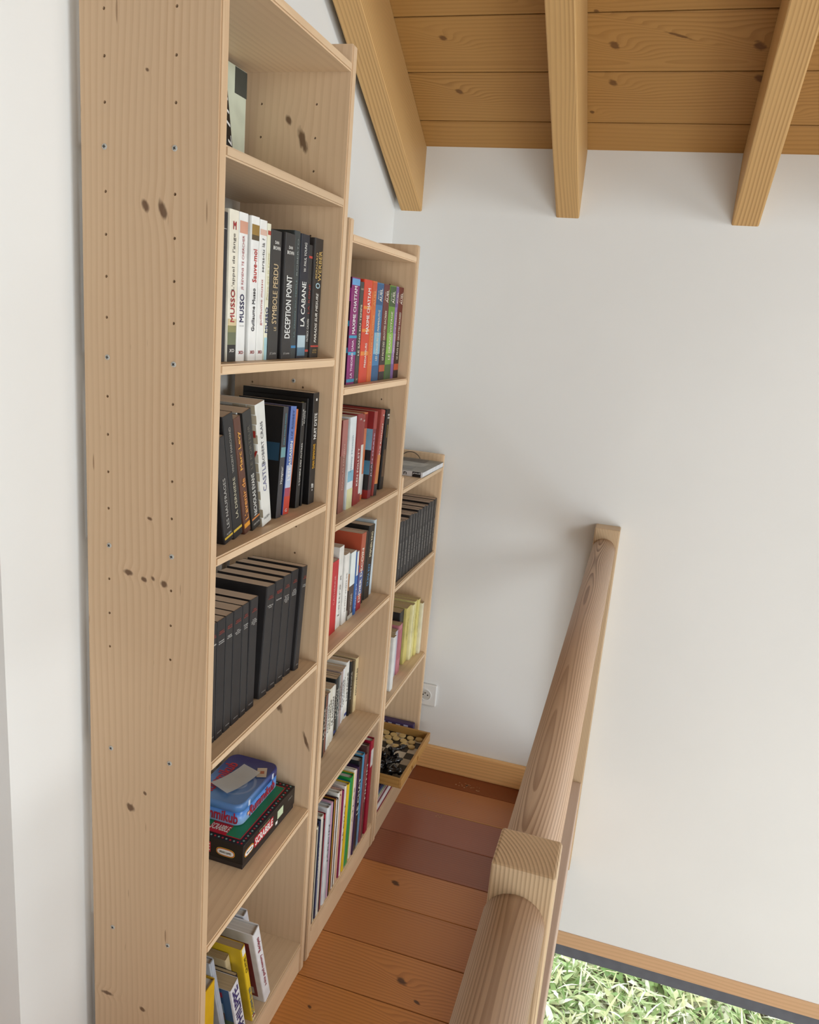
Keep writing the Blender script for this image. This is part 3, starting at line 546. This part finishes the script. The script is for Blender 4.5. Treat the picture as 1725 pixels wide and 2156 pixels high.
book(R, .9340, .030, .247, .155, -.030, -7, 'a8483e', 'red paperback with orange belly and black foot,', [('RUE ROMAIN', .66, .36, .3, 'ecdcd2', 'v', .006), ('63', .94, .4, .02, 'ecdcd2', 'h', .02)], bands=((0, .14, '1f1d1d'), (.14, .48, 'c47a3c')))
book(R, .9730, .030, .244, .15, -.046, -7, '8a3430', 'brick red paperback leaning right', [('12', .93, .4, .02, 'ecdcd2', 'h', .02)])
book(R, 1.0350, .030, .240, .155, -.044, -4, '262323', 'black paperback with gold name, last', [('SIMMONS', .73, .16, .3, 'a88a4a', 'v', .004), ('88', .93, .5, .022, 'e6e2dc', 'h', .03), ('AB', .895, .6, .022, 'e6e2dc', 'h', .03)], bands=((.16, .5, '5a4636'),))
R = (BZ[2], 'in middle bookcase third row', 'novels in the middle bookcase third row')
book(R, .690, .050, .207, .14, -.045, 0, 'c22a30', 'bright red paperback first', [('CATHERINE', .6, .4, .2, 'e8a0a0', 'v')])
book(R, .7430, .0350, .236, .15, -.047, 0, 'e6e2dc', 'tall white paperback beside red one', [('Lettre a', .4, .5, .3, '7a7672', 'v')], face=((0, 1, 0, 1, 'e9e5df'),))
book(R, .7830, .0340, .205, .14, -.044, 0, 'ece8e2', 'white paperback with fine grey print', [('LE PETIT TRAITE DE', .45, .55, .2, '8a8682', 'v')])
book(R, .8220, .0430, .200, .14, -.043, 0, '4a3a34', 'dark paperback with pale sunset cover', [('MARY HIGGINS', .22, .3, .3, 'd8d0c6', 'v')], face=((0, 1, .7, 1, 'dce4e2'), (0, 1, .45, .7, 'd8a47c'), (0, 1, .15, .45, '57453c'), (0, 1, 0, .15, 'b8b4a8')), bands=((.5, 1, 'e6ecea'), (0, .06, 'c9c4b8')))
book(R, .8700, .0180, .192, .14, -.042, 0, '3a6ab0', 'blue pocket book', [('POCKET', .3, .4, .4, 'dce0ec', 'v')], bands=((.62, 1, 'e0ded8'),))
book(R, .8960, .0400, .234, .15, -.045, -3, 'b04a3a', 'patterned red and blue paperback', [('DIDIER DECOIN', .45, .7, .4, 'efe6dc', 'v', .01)], bands=((0, .14, 'a02a38'), (.2, .5, '4a5f96'), (.62, 1., 'b05a40')), face=((0, 1, 0, .6, '2f62a4'), (0, 1, .6, 1, 'c0563a')))
book(R, .9600, .0220, .224, .15, -.055, -4, '211f20', 'narrow black paperback beside patterned one')
book(R, .9920, .0480, .232, .155, -.056, -4, '2c2a29', 'thick black paperback with blue lower title', [('STEPHEN KING', .74, .34, .34, 'e6d8b4', 'v', .01), ('DUMA KEY', .33, .30, .4, '5a8ab0', 'v', .012)])
book(R, 1.0530, .0200, .24, .155, -.060, -2, 'cfdde6', 'pale blue-white paperback, last')
R = (BZ[1], 'in middle bookcase fourth row', 'pocket books in the middle bookcase fourth row')
b1 = [(.742, .0185, .19, 'd9dde0', 'white'), (.763, .0190, .195, '2a2827', 'black'), (.7830, .0140, .192, '8a5a48', 'brown'), (.7985, .0090, .19, '5a2a34', 'wine-edged'), (.8090, .0180, .185, 'dcdad2', 'greyish white'), (.8285, .0200, .19, 'e2dccb', 'ivory'), (.8500, .0250, .187, 'e8e4da', 'cream'), (.8765, .0140, .178, 'c9c4ba', 'stone grey'),
      (.8920, .0190, .192, '26292a', 'black-green'), (.9130, .0160, .190, '3a4a4e', 'dark teal'), (.9310, .0170, .186, '9a9a98', 'mid grey'), (.9500, .0200, .19, 'b8a4a0', 'dusty pink'), (.9720, .0180, .188, 'e4e6ec', 'bluish white'), (.9920, .0140, .187, 'eceae4', 'plain white'), (1.0075, .0230, .197, 'f0eee8', 'broad white'), (1.0320, .0180, .19, '1f1e20', 'jet black'), (1.0510, .0110, .186, '6a5a40', 'olive brown'), (1.0630, .0220, .19, 'e8d2a4', 'straw yellow')]
for i, (y, t_, h, c, nm) in enumerate(b1):
    x = -.073-.12*max(0, min(y, .99)-.763)+(.2*(y-1.0) if y > 1.0 else 0)
    dark = sum(lin(c)[:3]) < .6
    book(R, y, t_, h, .12, x, 0, c, '%s spined pocket book, %s from left' % (nm, ORD[i]), [(random.choice(['LE ROMAN', 'LA PLACE', 'LES MOTS', 'NOUVELLES', 'HISTOIRE', 'LE SILENCE']), .55, .5, .4, 'c9c4b8' if dark else '6a6660', 'v', .004)] if t_ > .012 else (), pg='cfb89c', bands=((.04, .09, '3a4a8a'),) if i in (8, 14) else ())
R = (BZ[0], 'in middle bookcase bottom row', 'albums in the middle bookcase bottom row')
b0 = [(.592, .0060, .30, '1f1e1e', 'thin black', .2), (.5990, .0080, .305, 'e2dcc6', 'cream', .2), (.6075, .0055, .31, '26242a', 'black-edged', .2), (.6135, .0100, .315, '2f3650', 'navy blue', .2), (.6240, .0170, .322, 'dcd8cc', 'broad ivory', .21), (.6420, .0080, .30, '3a2a34', 'plum', .2), (.6505, .0090, .312, '9a2430', 'red', .2), (.6600, .0090, .30, 'd4d6da', 'silver grey', .2), (.6695, .0170, .32, 'e2e4e6', 'broad white', .21), (.6870, .0160, .314, 'bfc4ca', 'blue-grey', .21),
      (.7035, .0055, .318, 'd8a8c0', 'thin pink', .2), (.7095, .0110, .316, '26201f', 'brown-black', .2), (.7210, .0060, .31, '7a2028', 'dark red', .2), (.7275, .0065, .31, 'c8963a', 'ochre', .2), (.7345, .0070, .308, '6a1a26', 'burgundy', .2), (.7420, .0090, .30, 'e8e0d4', 'eggshell', .2), (.7515, .0060, .30, '231f24', 'narrow black', .2), (.7580, .0140, .312, 'f0ece4', 'bright white', .21),
      (.7725, .0080, .296, 'd9b090', 'peach', .2), (.7810, .0120, .305, 'e8c0ac', 'salmon pink', .2), (.7935, .0080, .300, '8a2a52', 'magenta', .2), (.8020, .0110, .306, 'efe6dc', 'off-white', .2), (.8135, .0090, .29, 'd28a4a', 'orange', .2), (.8230, .0170, .298, 'e6c62a', 'broad yellow', .2), (.8405, .0080, .296, '2a8ab0', 'cyan', .2), (.8490, .0260, .305, '2a9a4a', 'broad green', .2), (.8755, .0110, .302, 'e4c83a', 'thin yellow', .2), (.8870, .0120, .31, 'ece4d8', 'milk white', .2), (.8995, .0080, .305, 'd8b4b4', 'rose', .2), (.9080, .0110, .31, '3a2a4a', 'aubergine', .21),
      (.9195, .0300, .322, '24272a', 'thick black', .22), (.9500, .0230, .325, '4a94bc', 'sky blue', .22), (.9735, .0170, .316, '8a4a4e', 'dotted brick', .22), (.9910, .0180, .335, '5a3c38', 'brown', .22), (1.0095, .0120, .33, '6a2a2e', 'rust red', .22), (1.0220, .0270, .338, '9a1c34', 'crimson', .22)]
for i, (y, t_, h, c, nm, w_) in enumerate(b0):
    bd = ((.72, .9, 'd4d0cc'),) if nm == 'crimson' else (((0, .3, '6a90b0'),) if nm == 'sky blue' else ((.1, .5, '7480a0'),) if nm == 'navy blue' else ())
    book(R, y, t_, h, w_, -.004-.006*random.random(), -1.2 if i > 20 else 0, c, '%s album spine,' % nm, [(random.choice(['TINTIN', 'LE CHAT', 'ATLAS', 'MONTAGNE', 'VOYAGES', 'JARDIN']), .6, .4, .5, '5a5652' if sum(lin(c)[:3]) > .6 else 'd8d4cc', 'v', .006)] if t_ > .009 and i % 3 == 0 else (), bands=bd, pg='d2cdc6', hard=True, gloss=.3)
# ---------------- low bookcase
R = (CZ[2], 'in low bookcase upper row', 'black series books in the low bookcase')
y = 1.155; hs = [.202, .204, .200, .198, .206, .203, .199, .205, .202, .204, .200, .206, .203, .2045]; ts = [.034, .033, .026, .037, .034, .031, .028, .024, .038, .034, .030, .033, .036, .034]
for i in range(14):
    book(R, y, ts[i], hs[i], .125, -.016+.0006*i, 0, '242122' if i % 2 else '2e2b2b', 'small black paperback, %s from left' % ORD[i], [('ACTES SUD NOIR', .42, .44, .22, 'b8b2ac', 'v', .004), ('LE ROMAN', .8, .2, .2, 'a8a29c', 'v')], pg='ccb6a4')
    y += ts[i]+.0005
R = (CZ[1], 'in low bookcase second row', 'paperbacks in the low bookcase second row')
c2 = [(1.238, .030, .20, -.02, 'e8e6e2', 'white cut-off', ''), (1.270, .026, .195, -.03, 'efece8', 'plain white', ''), (1.298, .020, .185, -.035, 'd8d6dc', 'pale grey', ''), (1.320, .050, .178, -.045, 'c9c4d2', 'lavender with red panel', 'p'), (1.372, .040, .19, -.042, 'c47a84', 'dusty rose', ''), (1.414, .050, .222, -.055, '262426', 'black recessed', ''), (1.4665, .046, .223, -.046, 'd9c878', 'thick mustard yellow', ''), (1.5135, .024, .222, -.036, 'efe6b4', 'pale cream-yellow', ''), (1.5385, .024, .228, -.036, 'eadf9a', 'light yellow', ''), (1.5635, .026, .229, -.030, 'e6d88a', 'lemon yellow', ''), (1.5905, .022, .207, -.020, 'ece4c8', 'ivory end', '')]
for i, (y, t_, h, x, c, nm, k) in enumerate(c2):
    book(R, y, t_, h, .14, x, 0, c, nm+' paperback', [('VIRGINIA', .6, .4, .24, '9a8c4a', 'v')] if 5 < i < 10 else (), face=((.4, .95, .48, .86, '8a2436'),) if k else (), pg='c9b48e', bands=((.3, .9, 'b86470'),) if nm == 'dusty rose' else ())
# lettering colours done per book; games, magazines, chess box follow
# ------------------------------------------------------------------ board games in the tall bookcase
z1 = AZ[1]+.0004
sb = empty('board_game_box', (-.045, .248, z1), (0, 0, math.radians(-1.2))); tag(sb, 'black and green word game box lying under the blue tin', 'game box')
BL = plain('221d1c', .4); GR = plain('24855a', .5); RED = plain('c22434', .45); WT = plain('f2efe9', .5); TEAL = plain('7fa8a0', .5); YEL = plain('e0b83a', .45)
W_, L_, H_ = .185, .262, .062
link('box_lid', box_me('box_lid', -W_, 0, 0, L_, .012, H_, .0012), BL, sb); link('box_base', box_me('box_base', -W_+.002, -.002, .002, L_-.002, 0, .0125), plain('3a3230', .6), sb)
link('green_panel', box_me('green_panel', -W_+.02, -.02, .02, L_-.02, H_, H_+.0006), GR, sb)
for a, b, c, d in ((-W_+.0175, -.0175, .0175, .0195), (-W_+.0175, -.0175, L_-.0195, L_-.0175), (-.0195, -.0175, .0175, L_-.0175), (-W_+.0175, -W_+.0195, .0175, L_-.0175)):
    link('red_line', box_me('red_line', a, b, c, d, H_, H_+.0008), RED, sb)
for mi, mt in ((0, RED), (1, TEAL)):
    bm = bmesh.new(); n = 26; m_ = 18
    for i in range(n):
        if i % 2 == mi:
            y = .008+(L_-.016)*i/(n-1); lathe(bm, [(.0024, H_), (.0024, H_+.0009)], 8, Matrix.Translation((-.009, y, 0))); lathe(bm, [(.0024, H_), (.0024, H_+.0009)], 8, Matrix.Translation((-W_+.009, y, 0)))
    for i in range(1, m_-1):
        if i % 2 == mi:
            x = -W_+.009+(W_-.018)*i/(m_-1); lathe(bm, [(.0024, H_), (.0024, H_+.0009)], 8, Matrix.Translation((x, .008, 0))); lathe(bm, [(.0024, H_), (.0024, H_+.0009)], 8, Matrix.Translation((x, L_-.008, 0)))
    link('bead_border', done(bm, 'bead_border'), mt, sb)['kind'] = 'stuff'
def label_plate(parent, x, y, z, wd, ht, mat, face, nm='label_panel', th=.0005):
    if face == 'f': return link(nm, box_me(nm, 0, th, -wd/2, wd/2, -ht/2, ht/2), mat, parent, (x, y, z))
    return link(nm, box_me(nm, -wd/2, wd/2, -th, 0, -ht/2, ht/2), mat, parent, (x, y, z))
label_plate(sb, 0, .098, .036, .092, .026, RED, 'f'); text(sb, 'SCRABBLE', WT, ((.0009, .098, .036), (0, 1, 0), (0, 0, 1)), .086, .019, .02)
text(sb, 'Original', plain('d8c49a', .5), ((.0009, .098, .053), (0, 1, 0), (0, 0, 1)), .05, .006)
label_plate(sb, 0, .182, .036, .030, .022, plain('c9d4b0', .5), 'f'); label_plate(sb, 0, .163, .018, .010, .008, WT, 'f')
text(sb, 'SPEAR', plain('9a948c', .5), ((.0008, .235, .044), (0, 1, 0), (0, 0, 1)), .022, .004)
label_plate(sb, -.125, 0, .036, .082, .026, RED, 's'); text(sb, 'SCRABBLE', WT, ((-.125, -.0009, .036), (1, 0, 0), (0, 0, 1)), .078, .018, .02)
def oval(parent, org, dx, dy, a, b):
    org, dx, dy = Vector(org), Vector(dx), Vector(dy); nrm = dx.cross(dy)
    for k, (s_, mt) in enumerate(((1., YEL), (.86, RED), (.70, WT))):
        bm = bmesh.new(); vv = []
        for i in range(28):
            t_ = 2*math.pi*i/28; cx = math.copysign(abs(math.cos(t_))**.6, math.cos(t_)); cy = math.copysign(abs(math.sin(t_))**.8, math.sin(t_))
            vv.append(bm.verts.new(org+dx*(cx*(a-(1-s_)*b*.9))+dy*(cy*b*s_)+nrm*(.0004+.0002*k)))
        f = bm.faces.new(vv); r_ = bmesh.ops.extrude_face_region(bm, geom=[f])
        for v in [g for g in r_['geom'] if isinstance(g, bmesh.types.BMVert)]: v.co -= nrm*.0003
        link('logo_oval', done(bm, 'logo_oval'), mt, parent)
    text(parent, "SPEAR'S GAMES", plain('2a2624', .5), (org+nrm*.0012, dx, dy), a*1.25, b*.5, .01)
oval(sb, (0, .028, .034), (0, 1, 0), (0, 0, 1), .021, .0095); oval(sb, (-.045, 0, .033), (1, 0, 0), (0, 0, 1), .024, .0105)
label_plate(sb, -.082, .055, H_+.0006, .05, .0006, RED, 's', 'red_corner', .035)
text(sb, 'SCRABBLE', WT, ((-.082, .0372, H_+.0013), (1, 0, 0), (0, 1, 0)), .048, .02, .02)
# rounded tin on top
tin = empty('game_tin', (-.082, .302, z1+H_+.0014), (0, 0, math.radians(-.5))); tag(tin, 'blue rounded tin of tile game on the black box', 'game tin')
def rrect(w_, l_, r_, n=7):
    pts = []
    for cx, cy, a0 in ((-r_, r_, -90), (-r_, l_-r_, 0), (-w_+r_, l_-r_, 90), (-w_+r_, r_, 180)):
        for k in range(n): a = math.radians(a0+90*k/(n-1)); pts.append((cx+r_*math.cos(a), cy+r_*math.sin(a)))
    return pts
def ringed(name, levels, mat, parent, w_, l_, r_):
    bm = bmesh.new(); base = rrect(w_, l_, r_); c = (-w_/2, l_/2); rings = []
    for ins, z in levels: rings.append([bm.verts.new((c[0]+(p[0]-c[0])*(1-ins*2/w_), c[1]+(p[1]-c[1])*(1-ins*2/l_), z)) for p in base])
    n = len(base)
    for a, b in zip(rings, rings[1:]):
        for i in range(n): bm.faces.new((a[i], a[(i+1) % n], b[(i+1) % n], b[i])).smooth = True
    bm.faces.new(rings[0][::-1]); bm.faces.new(rings[-1]); return link(name, done(bm, name), mat, parent)
N = NT('tin_body'); tc = N.n('ShaderNodeTexCoord').outputs['Object']; zz_ = N.sep(tc)[2]; nn = N.noise(tc, 9, 3)[0]
N.put(N.p.inputs['Base Color'], N.mix(N.rng(N.ma('ADD', zz_, N.ma('MULTIPLY', nn, .02)), .005, .045), lin('a9c8ee'), lin('3f7fd0'))); N.p.inputs['Roughness'].default_value = .25
TW, TL = .135, .20
ringed('tin_body', ((.002, 0), (.001, .002), (.001, .040)), N.m, tin, TW, TL, .022)
N = NT('tin_lid'); tc = N.n('ShaderNodeTexCoord').outputs['Object']; o_ = N.sep(tc)
d = N.vm('LENGTH', N.xyz(N.ma('ADD', o_[0], .055), N.ma('SUBTRACT', o_[1], .085), 0.0)); sw = N.ma('SINE', N.ma('MULTIPLY', N.ma('ADD', d, N.ma('MULTIPLY', N.noise(tc, 14, 2)[0], .02)), 260.))
f = N.ma('MULTIPLY', N.rng(sw, .2, 1.), N.rng(d, .07, .02)); c0 = N.mix(N.rng(o_[1], .03, .19), lin('5a84bc'), lin('2b2f74'))
N.put(N.p.inputs['Base Color'], N.mix(N.ma('MULTIPLY', f, .55), c0, lin('a9bcd8'))); N.p.inputs['Roughness'].default_value = .25
ringed('tin_lid', ((0, .036), (0, .050), (.0012, .054), (.004, .0555), (.006, .0548)), N.m, tin, TW, TL, .023)
SW = plain('cfd8ea', .35)
for y in (.035, .155): link('lid_stripe', box_me('lid_stripe', 0, .0006, 0, .008, .037, .0515), SW, tin, (-.0001, y, 0))
text(tin, 'Rummikub', plain('b3283c', .4), ((.0008, .105, .018), (0, 1, 0), (0, 0, 1)), .128, .025, .02, .12); text(tin, 'Rummikub', plain('b3283c', .4), ((-.065, -.0002, .020), (1, 0, 0), (0, 0, 1)), .112, .027, .03, .1)
text(tin, 'Rummikub', plain('b3283c', .4), ((-.108, .085, .0556), (0, 1, 0), (-1, 0, 0)), .14, .03, .03, .1)
label_plate(tin, .0002, .036, .018, .010, .008, plain('e8b49a', .4), 'f', 'tile_print')
# loose paper on the tin
N = 5
def sheet(name, pts, z0, lift, mat, parent=None, loc=(0, 0, 0)):
    bm = bmesh.new(); a, b, c, d = [Vector((p[0], p[1], 0)) for p in pts]; g = []
    for i in range(7):
        for j in range(5):
            u, v = i/6, j/4; p = a*(1-u)*(1-v)+b*u*(1-v)+c*u*v+d*(1-u)*v; p.z = z0+lift*(2*u-1)**2
            g.append(bm.verts.new(p))
    for i in range(6):
        for j in range(4): bm.faces.new((g[i*5+j], g[i*5+j+1], g[i*5+j+6], g[i*5+j+5]))
    bmesh.ops.solidify(bm, geom=bm.faces[:], thickness=.0006)
    return link(name, done(bm, name), mat, parent, loc)
PAP = plain('f7f5f1', .7, var=.01)
zt = z1+H_+.0014+.0555
tag(sheet('paper_slip', ((-.193, .352), (-.158, .455), (-.104, .437), (-.134, .328)), zt+.0012, .006, PAP), 'folded white paper slip lying on the blue tin', 'paper')
tk = empty('ticket_stub', (-.104, .447, zt+.001), (0, 0, .4)); tag(tk, 'small beige ticket tucked under the white paper slip', 'ticket')
link('ticket_card', box_me('ticket_card', -.012, .012, -.020, .020, 0, .0006), plain('cdbfae', .7), tk); link('red_print', box_me('red_print', -.004, .006, -.006, .006, .0006, .0009), plain('b06a50', .6), tk)

# ------------------------------------------------------------------ magazine and cable on the low bookcase
zc = CZ[3]+.0006
mg = empty('magazine', (0.0, 1.347, zc), (0, 0, math.radians(-1.5))); tag(mg, 'thick grey-covered magazine lying on top of the low bookcase', 'magazine')
link('page_block', box_me('page_block', -.205, -.0015, .0012, .253, .0008, .0165), plain('e4e2e4', .8), mg)
bm = bmesh.new()
for p0, p1 in (((-.207, 0, .0166), (0, .255, .0178)), ((-.207, 0, 0), (0, .255, .0008)), ((-.207, 0, 0), (0, .0011, .0178))): bm_box(bm, p0[0], p1[0], p0[1], p1[1], p0[2], p1[2])
link('cover', done(bm, 'cover'), plain('8e8a82', .35, var=.12), mg)
link('spine_panel', box_me('spine_panel', -.207, 0, -.0004, 0, 0, .0178), plain('dcd8da', .5), mg); link('spine_block', box_me('spine_block', -.036, -.006, -.0008, -.0003, .0002, .0176), plain('231d1e', .5), mg)
text(mg, 'prouf', plain('dcd8da', .5), ((-.021, -.0011, .0125), (-1, 0, 0), (0, 0, -1)), .026, .007, .02); text(mg, 'n', plain('232022', .5), ((-.062, -.0008, .009), (1, 0, 0), (0, 0, 1)), .010, .009, .01)
for a, b, c, d, cc in ((-.20, -.05, .18, .24, '5c5a58'), (-.19, -.03, .09, .17, 'a9a69e'), (-.17, -.05, .03, .08, '77746e')):
    link('cover_print', box_me('cover_print', a, b, c, d, .0178, .0181), plain(cc, .35, var=.15), mg)
bm = bmesh.new(); rg = []
for k in range(17):
    t_ = math.pi*k/16; c_ = Vector((-.121-.040*math.cos(t_), 1.606, zc+.0018+.038*math.sin(t_))); nv = Vector((-math.cos(t_), 0, math.sin(t_)))
    rg.append([bm.verts.new(c_+nv*(.0016*math.cos(a_))+Vector((0, 1, 0))*(.0016*math.sin(a_))) for a_ in (0, 1.047, 2.094, 3.1416, 4.189, 5.236)])
for a_, b_ in zip(rg, rg[1:]):
    for i in range(6): bm.faces.new((a_[i], a_[(i+1) % 6], b_[(i+1) % 6], b_[i]))
bm.faces.new(rg[0]); bm.faces.new(rg[-1][::-1])
tag(link('cable', done(bm, 'cable', True), plain('6a5a4c', .5)), 'thin brown looped cable behind the magazine on low bookcase', 'cable')

# ------------------------------------------------------------------ bottom of the low bookcase: magazines, purple box, games box
z0 = CZ[0]+.0004
zz = z0
stack = [(.0065, '8a2438', 'maroon edged'), (.0200, 'e9e6e6', 'thick white'), (.0050, '7c2436', 'crimson edged'), (.0080, 'c9b0b4', 'pinkish'), (.0090, 'a9b494', 'sage green'), (.0085, '4a5f8c', 'slate blue'), (.0100, '2a2f52', 'navy')]
for i, (t_, c, nm) in enumerate(stack):
    e = empty('magazine', (-.004-.002*i, 1.15+.004*i, zz)); tag(e, '%s magazine lying flat under the wooden games box' % nm, 'magazine', 'magazines stacked in the low bookcase bottom')
    bm = bmesh.new(); L2 = .40
    bm_box(bm, -.225, 0, 0, L2, 0, .0008); bm_box(bm, -.225, 0, 0, L2, t_-.0009, t_-.0001); bm_box(bm, -.0008, 0, 0, L2, .0008, t_-.0009)
    link('cover', done(bm, 'cover'), plain(c, .35), e); link('page_block', box_me('page_block', -.223, -.001, .001, L2-.001, .0009, t_-.001), pages('ddd9d4'), e)
    zz += t_+.0002
pb = empty('puzzle_box', (-.012, 1.582, z0)); tag(pb, 'flat purple and white box standing behind the wooden games box', 'box')
PUR = plain('4a3a62', .4)
link('box_lid', box_me('box_lid', -.215, 0, 0, .028, .045, .113, .003), PUR, pb); link('box_base', box_me('box_base', -.213, -.002, .002, .026, 0, .045), plain('dcdae2', .5), pb)
rs = random.Random(2)
for i in range(6): link('lid_print', box_me('lid_print', 0, rs.uniform(.012, .022), -.0005, 0, 0, rs.uniform(.006, .011)), plain(rs.choice(['e6e2ea', 'd8d4e0', 'c9c2d8']), .5), pb, (-.2+.032*i, 0, .098))
gz = zz+.0006
cb = empty('chess_box', (.056, 1.215, gz), (0, 0, math.radians(-1.0))); tag(cb, 'open wooden games box with draughts and chess pieces in low bookcase', 'games box')
BW, BLn, BH, RIM = .3158, .358, .036, .010
M_BOXW = wood('games_box_wood', 'c8985a', '93632e', 'Y', 80, .4, .4, center=(.02, -.05), tint=.04)
M_BOXX = wood('games_box_wood_end', 'bd9052', '8d6030', 'X', 80, .4, .4, center=(.02, -.05), tint=.04)
def cpart(n, x0, x1, y0, y1, za, zb, m, bev=.0012): return link(n, box_me(n, x0, x1, y0, y1, za, zb, bev), m, cb)
cpart('side_rail', -RIM, 0, 0, BLn, 0, BH, M_BOXW); cpart('side_rail', -BW, -BW+RIM, 0, BLn, 0, BH, M_BOXW)
cpart('end_rail', -BW+RIM, -RIM, 0, RIM, 0, BH, M_BOXX); cpart('end_rail', -BW+RIM, -RIM, BLn-RIM, BLn, 0, BH, M_BOXX)
cpart('bottom_board', -BW+RIM, -RIM, RIM, BLn-RIM, .002, .008, plain('b8a68c', .4), 0)
cpart('brass_hinge', 0, .0012, .19, .20, .006, .022, plain('d8b070', .3, .5, .9), .0003); cpart('brass_hinge', 0, .0012, .12, .13, .006, .022, plain('d8b070', .3, .5, .9), .0003)
SQD, SQL = plain('2c2622', .35), plain('d8cab4', .35)
nx, ny = 7, 8; px, py = (BW-2*RIM)/nx, (BLn-2*RIM)/ny
for i in range(nx):
    for j in range(ny):
        link('square', box_me('square', 0, px-.0003, 0, py-.0003, 0, .0006), SQD if (i+j) % 2 == 0 else SQL, cb, (-RIM-px*(i+1)+.00015, RIM+py*j+.00015, .008))
# draughts
bm = bmesh.new(); lathe(bm, [(.0125, 0), (.0137, .0012), (.0137, .0050), (.0125, .0062), (.0095, .0056), (.0080, .0062)], 20); DR = done(bm, 'draught'); DR.materials.append(plain('d8b87c', .4))
dz = gz+.0090
def cpos(u, v): # fractions of the inside, u from right edge inwards, v from near end
    a = math.radians(-1.0); x, y = -RIM-u, RIM+v
    return (.056+x*math.cos(a)-y*math.sin(a), 1.215+x*math.sin(a)+y*math.cos(a))
dr = [(.026, .318), (.060, .312), (.094, .316), (.128, .309), (.160, .312), (.045, .284), (.078, .281), (.110, .286), (.142, .282), (.036, .252), (.066, .255), (.092, .232), (.125, .250), (.180, .288), (.165, .262)]
DW = [('rightmost', 'first'), ('second', 'first'), ('third', 'first'), ('fourth', 'first'), ('fifth', 'first'), ('rightmost', 'second'), ('second', 'second'), ('third', 'second'), ('fourth', 'second'), ('rightmost', 'third'), ('second', 'third'), ('most forward', 'third'), ('third', 'third'), ('fifth', 'second'), ('fourth', 'third')]
for i, (u, v) in enumerate(dr):
    x, y = cpos(u, v)
    tag(link('draught_piece', DR, [], None, (x, y, dz)), 'pale draughts disc in games box, %s of the %s row from the far rim' % (DW[i]), 'game piece', 'pale draughts discs in the games box')
# black chess pieces tumbled at the near end
CH = plain('171516', .18, .6)
profs = {'pawn': [(.0085, 0), (.0088, .003), (.006, .006), (.0042, .012), (.0038, .018), (.006, .0195), (.0045, .021), (.0062, .025), (.005, .030), (.001, .0325)],
         'rook': [(.0100, 0), (.0104, .0035), (.0072, .007), (.0058, .014), (.0056, .024), (.008, .026), (.0084, .033), (.006, .0332), (.0055, .031)],
         'bishop': [(.0102, 0), (.0106, .0035), (.007, .007), (.0048, .016), (.0044, .027), (.0072, .029), (.005, .031), (.0068, .037), (.005, .043), (.0016, .047), (.0022, .049), (.0008, .051)],
         'king': [(.0115, 0), (.012, .004), (.008, .008), (.0055, .02), (.005, .034), (.0085, .0365), (.0055, .039), (.0082, .050), (.0062, .0525), (.0022, .0545), (.0024, .060), (.0008, .061)]}
PM = {}
profs = {k: [(r*1.6, z*1.45) for r, z in p] for k, p in profs.items()}
for k, pr_ in profs.items():
    bm = bmesh.new(); lathe(bm, pr_, 16); PM[k] = done(bm, 'chess_'+k, True); PM[k].materials.append(CH)
rs = random.Random(8)
pl = [('king', .105, .020, 170, 0), ('bishop', .150, .028, 20, 0), ('rook', .070, .026, 100, 0), ('pawn', .060, .052, 60, 0), ('bishop', .098, .060, 130, 0), ('pawn', .128, .062, 330, 0), ('king', .165, .075, 300, 0), ('rook', .105, .092, 120, 0), ('pawn', .078, .078, 250, 0), ('bishop', .140, .105, 75, 0), ('pawn', .170, .118, 10, 0), ('pawn', .150, .135, 190, 0), ('rook', .125, .040, 45, 1), ('bishop', .092, .100, 140, 1), ('pawn', .112, .056, 280, 1), ('pawn', .145, .082, 80, 1)]
pl.sort(key=lambda p: p[2]); cnt = {}
for i, (k, u, v, az, lay) in enumerate(pl):
    cnt[k] = cnt.get(k, -1)+1
    x, y = cpos(u-.012, v*1.12+.012); r_ = max(p[0] for p in profs[k])
    tag(link('chess_piece', PM[k], [], None, (x, y, dz+r_*.98+lay*.027), (math.radians(90-4), 0, math.radians(az))), 'glossy black chess %s in the open games box, %s from its near rim' % (k, ORD[cnt[k]]), 'chess piece', 'black chess %ss tumbled in the games box' % k)
flush_texts()
